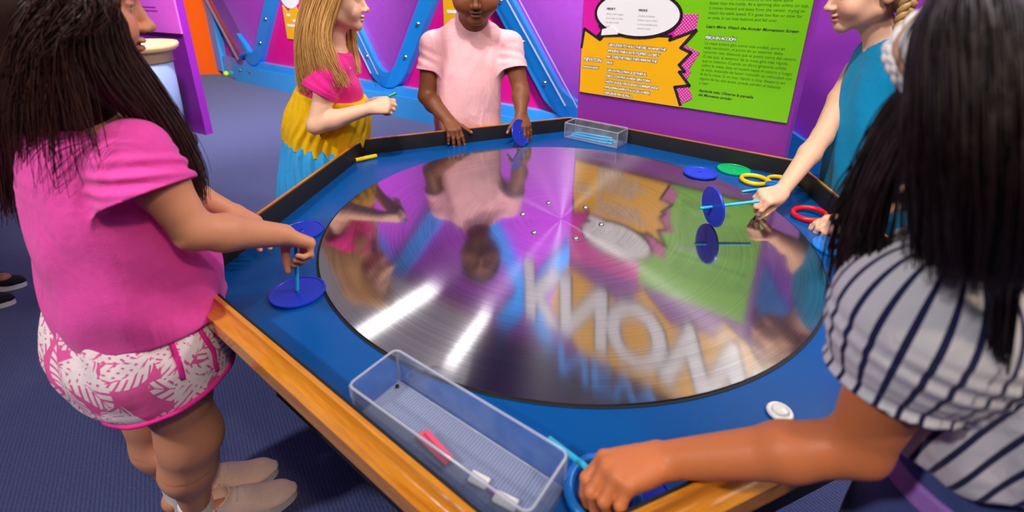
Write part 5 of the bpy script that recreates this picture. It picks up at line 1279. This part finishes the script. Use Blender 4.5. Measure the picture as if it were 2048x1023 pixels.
# ================================================================== CAMERA AND LIGHT
cd = bpy.data.cameras.new('camera'); co = bpy.data.objects.new('camera', cd); COL.objects.link(co)
cd.sensor_width = 36; cd.sensor_fit = 'HORIZONTAL'; cd.lens = FPX/2048*36
cd.shift_x = 0; cd.shift_y = PYO/2048
cd.clip_start = .02
co.location = CAM
co.rotation_euler = (Matrix.Rotation(PI/2-PITCH, 4, 'X') @ Matrix.Rotation(ROLL, 4, 'Z')).to_euler()
cd.dof.use_dof = True; cd.dof.focus_distance = 1.35; cd.dof.aperture_fstop = 3.2
SC.camera = co

def area(loc, tgt, size, power, col=(1, 1, 1), spread=180):
    l = bpy.data.lights.new('fill_lamp', 'AREA'); l.shape = 'DISK'; l.size = size; l.energy = power; l.color = col; l.spread = math.radians(spread)
    o = bpy.data.objects.new('fill_lamp', l); COL.objects.link(o); o.location = loc
    o.rotation_euler = (Vector(tgt)-Vector(loc)).to_track_quat('-Z', 'Y').to_euler(); return o
def spot(loc, tgt, power, ang, col=(1, 1, 1), r=.06, blend=.5):
    l = bpy.data.lights.new('spot', 'SPOT'); l.energy = power; l.spot_size = math.radians(ang); l.spot_blend = blend; l.color = col; l.shadow_soft_size = r
    o = bpy.data.objects.new('spot', l); COL.objects.link(o); o.location = loc
    o.rotation_euler = (Vector(tgt)-Vector(loc)).to_track_quat('-Z', 'Y').to_euler(); return o
W = bpy.data.worlds.new('world'); SC.world = W; W.use_nodes = True
W.node_tree.nodes['Background'].inputs[0].default_value = (.75, .7, .9, 1); W.node_tree.nodes['Background'].inputs[1].default_value = .55
L1 = (1, .96, .93)
def tube(a, b, wid, power):  # unseen strip light, added and stretched so its reflection streaks the steel disc
    a, b = Vector(a), Vector(b)
    l = bpy.data.lights.new('streak_lamp', 'AREA'); l.shape = 'RECTANGLE'; l.size = (b-a).length; l.size_y = wid; l.energy = power
    o = bpy.data.objects.new('streak_lamp', l); COL.objects.link(o); o.location = (a+b)/2
    x = (b-a).normalized(); z = Vector((0, 0, 1)); o.rotation_euler = Matrix((x, z.cross(x), z)).transposed().to_euler()
tube((-1.61, 2.55, 3.2), (-.74, 3.70, 3.2), .22, 2.6); tube((-.68, 2.2, 3.2), (-.35, 3.0, 3.2), .13, .75)
spot((-1.6, 1.3, 3.3), (-4.0, 4.6, .7), 740, 95, L1, .15, .8)
spot((.3, .6, 3.3), (-.9, 3.4, .7), 660, 95, L1, .15, .8)
spot((-.3, -1.0, 3.3), (.45, .65, .95), 170, 60, L1, .1, .7)
spot((2.8, .2, 3.3), (1.2, 1.6, .8), 220, 100, L1, .12, .8)
spot((-2.6, -1.9, 3.3), (-.75, -.25, .85), 270, 48, L1, .14, .8)
spot((1.0, -2.4, 3.3), (.2, -.8, .7), 90, 60, (1, .78, .5), .10, .7)
spot((2.4, .9, 3.3), (.7, .1, .8), 60, 60, L1, .10, .7)
area((-2.5, 2.5, 3.35), (-2.5, 2.5, 0), 4, 8, (1, .96, .98)); area((1.5, -1.5, 3.35), (1.5, -1.5, 0), 4, 55, (1, .95, .95))  # large soft discs added under the ceiling as fill light

SC.view_settings.view_transform = 'Standard'
SC.view_settings.look = 'None'
SC.view_settings.exposure = .45
SC.view_settings.gamma = 1
SC.cycles.use_denoising = True
SC.cycles.max_bounces = 8
SC.cycles.sample_clamp_indirect = 6
SC.cycles.caustics_reflective = False; SC.cycles.caustics_refractive = False
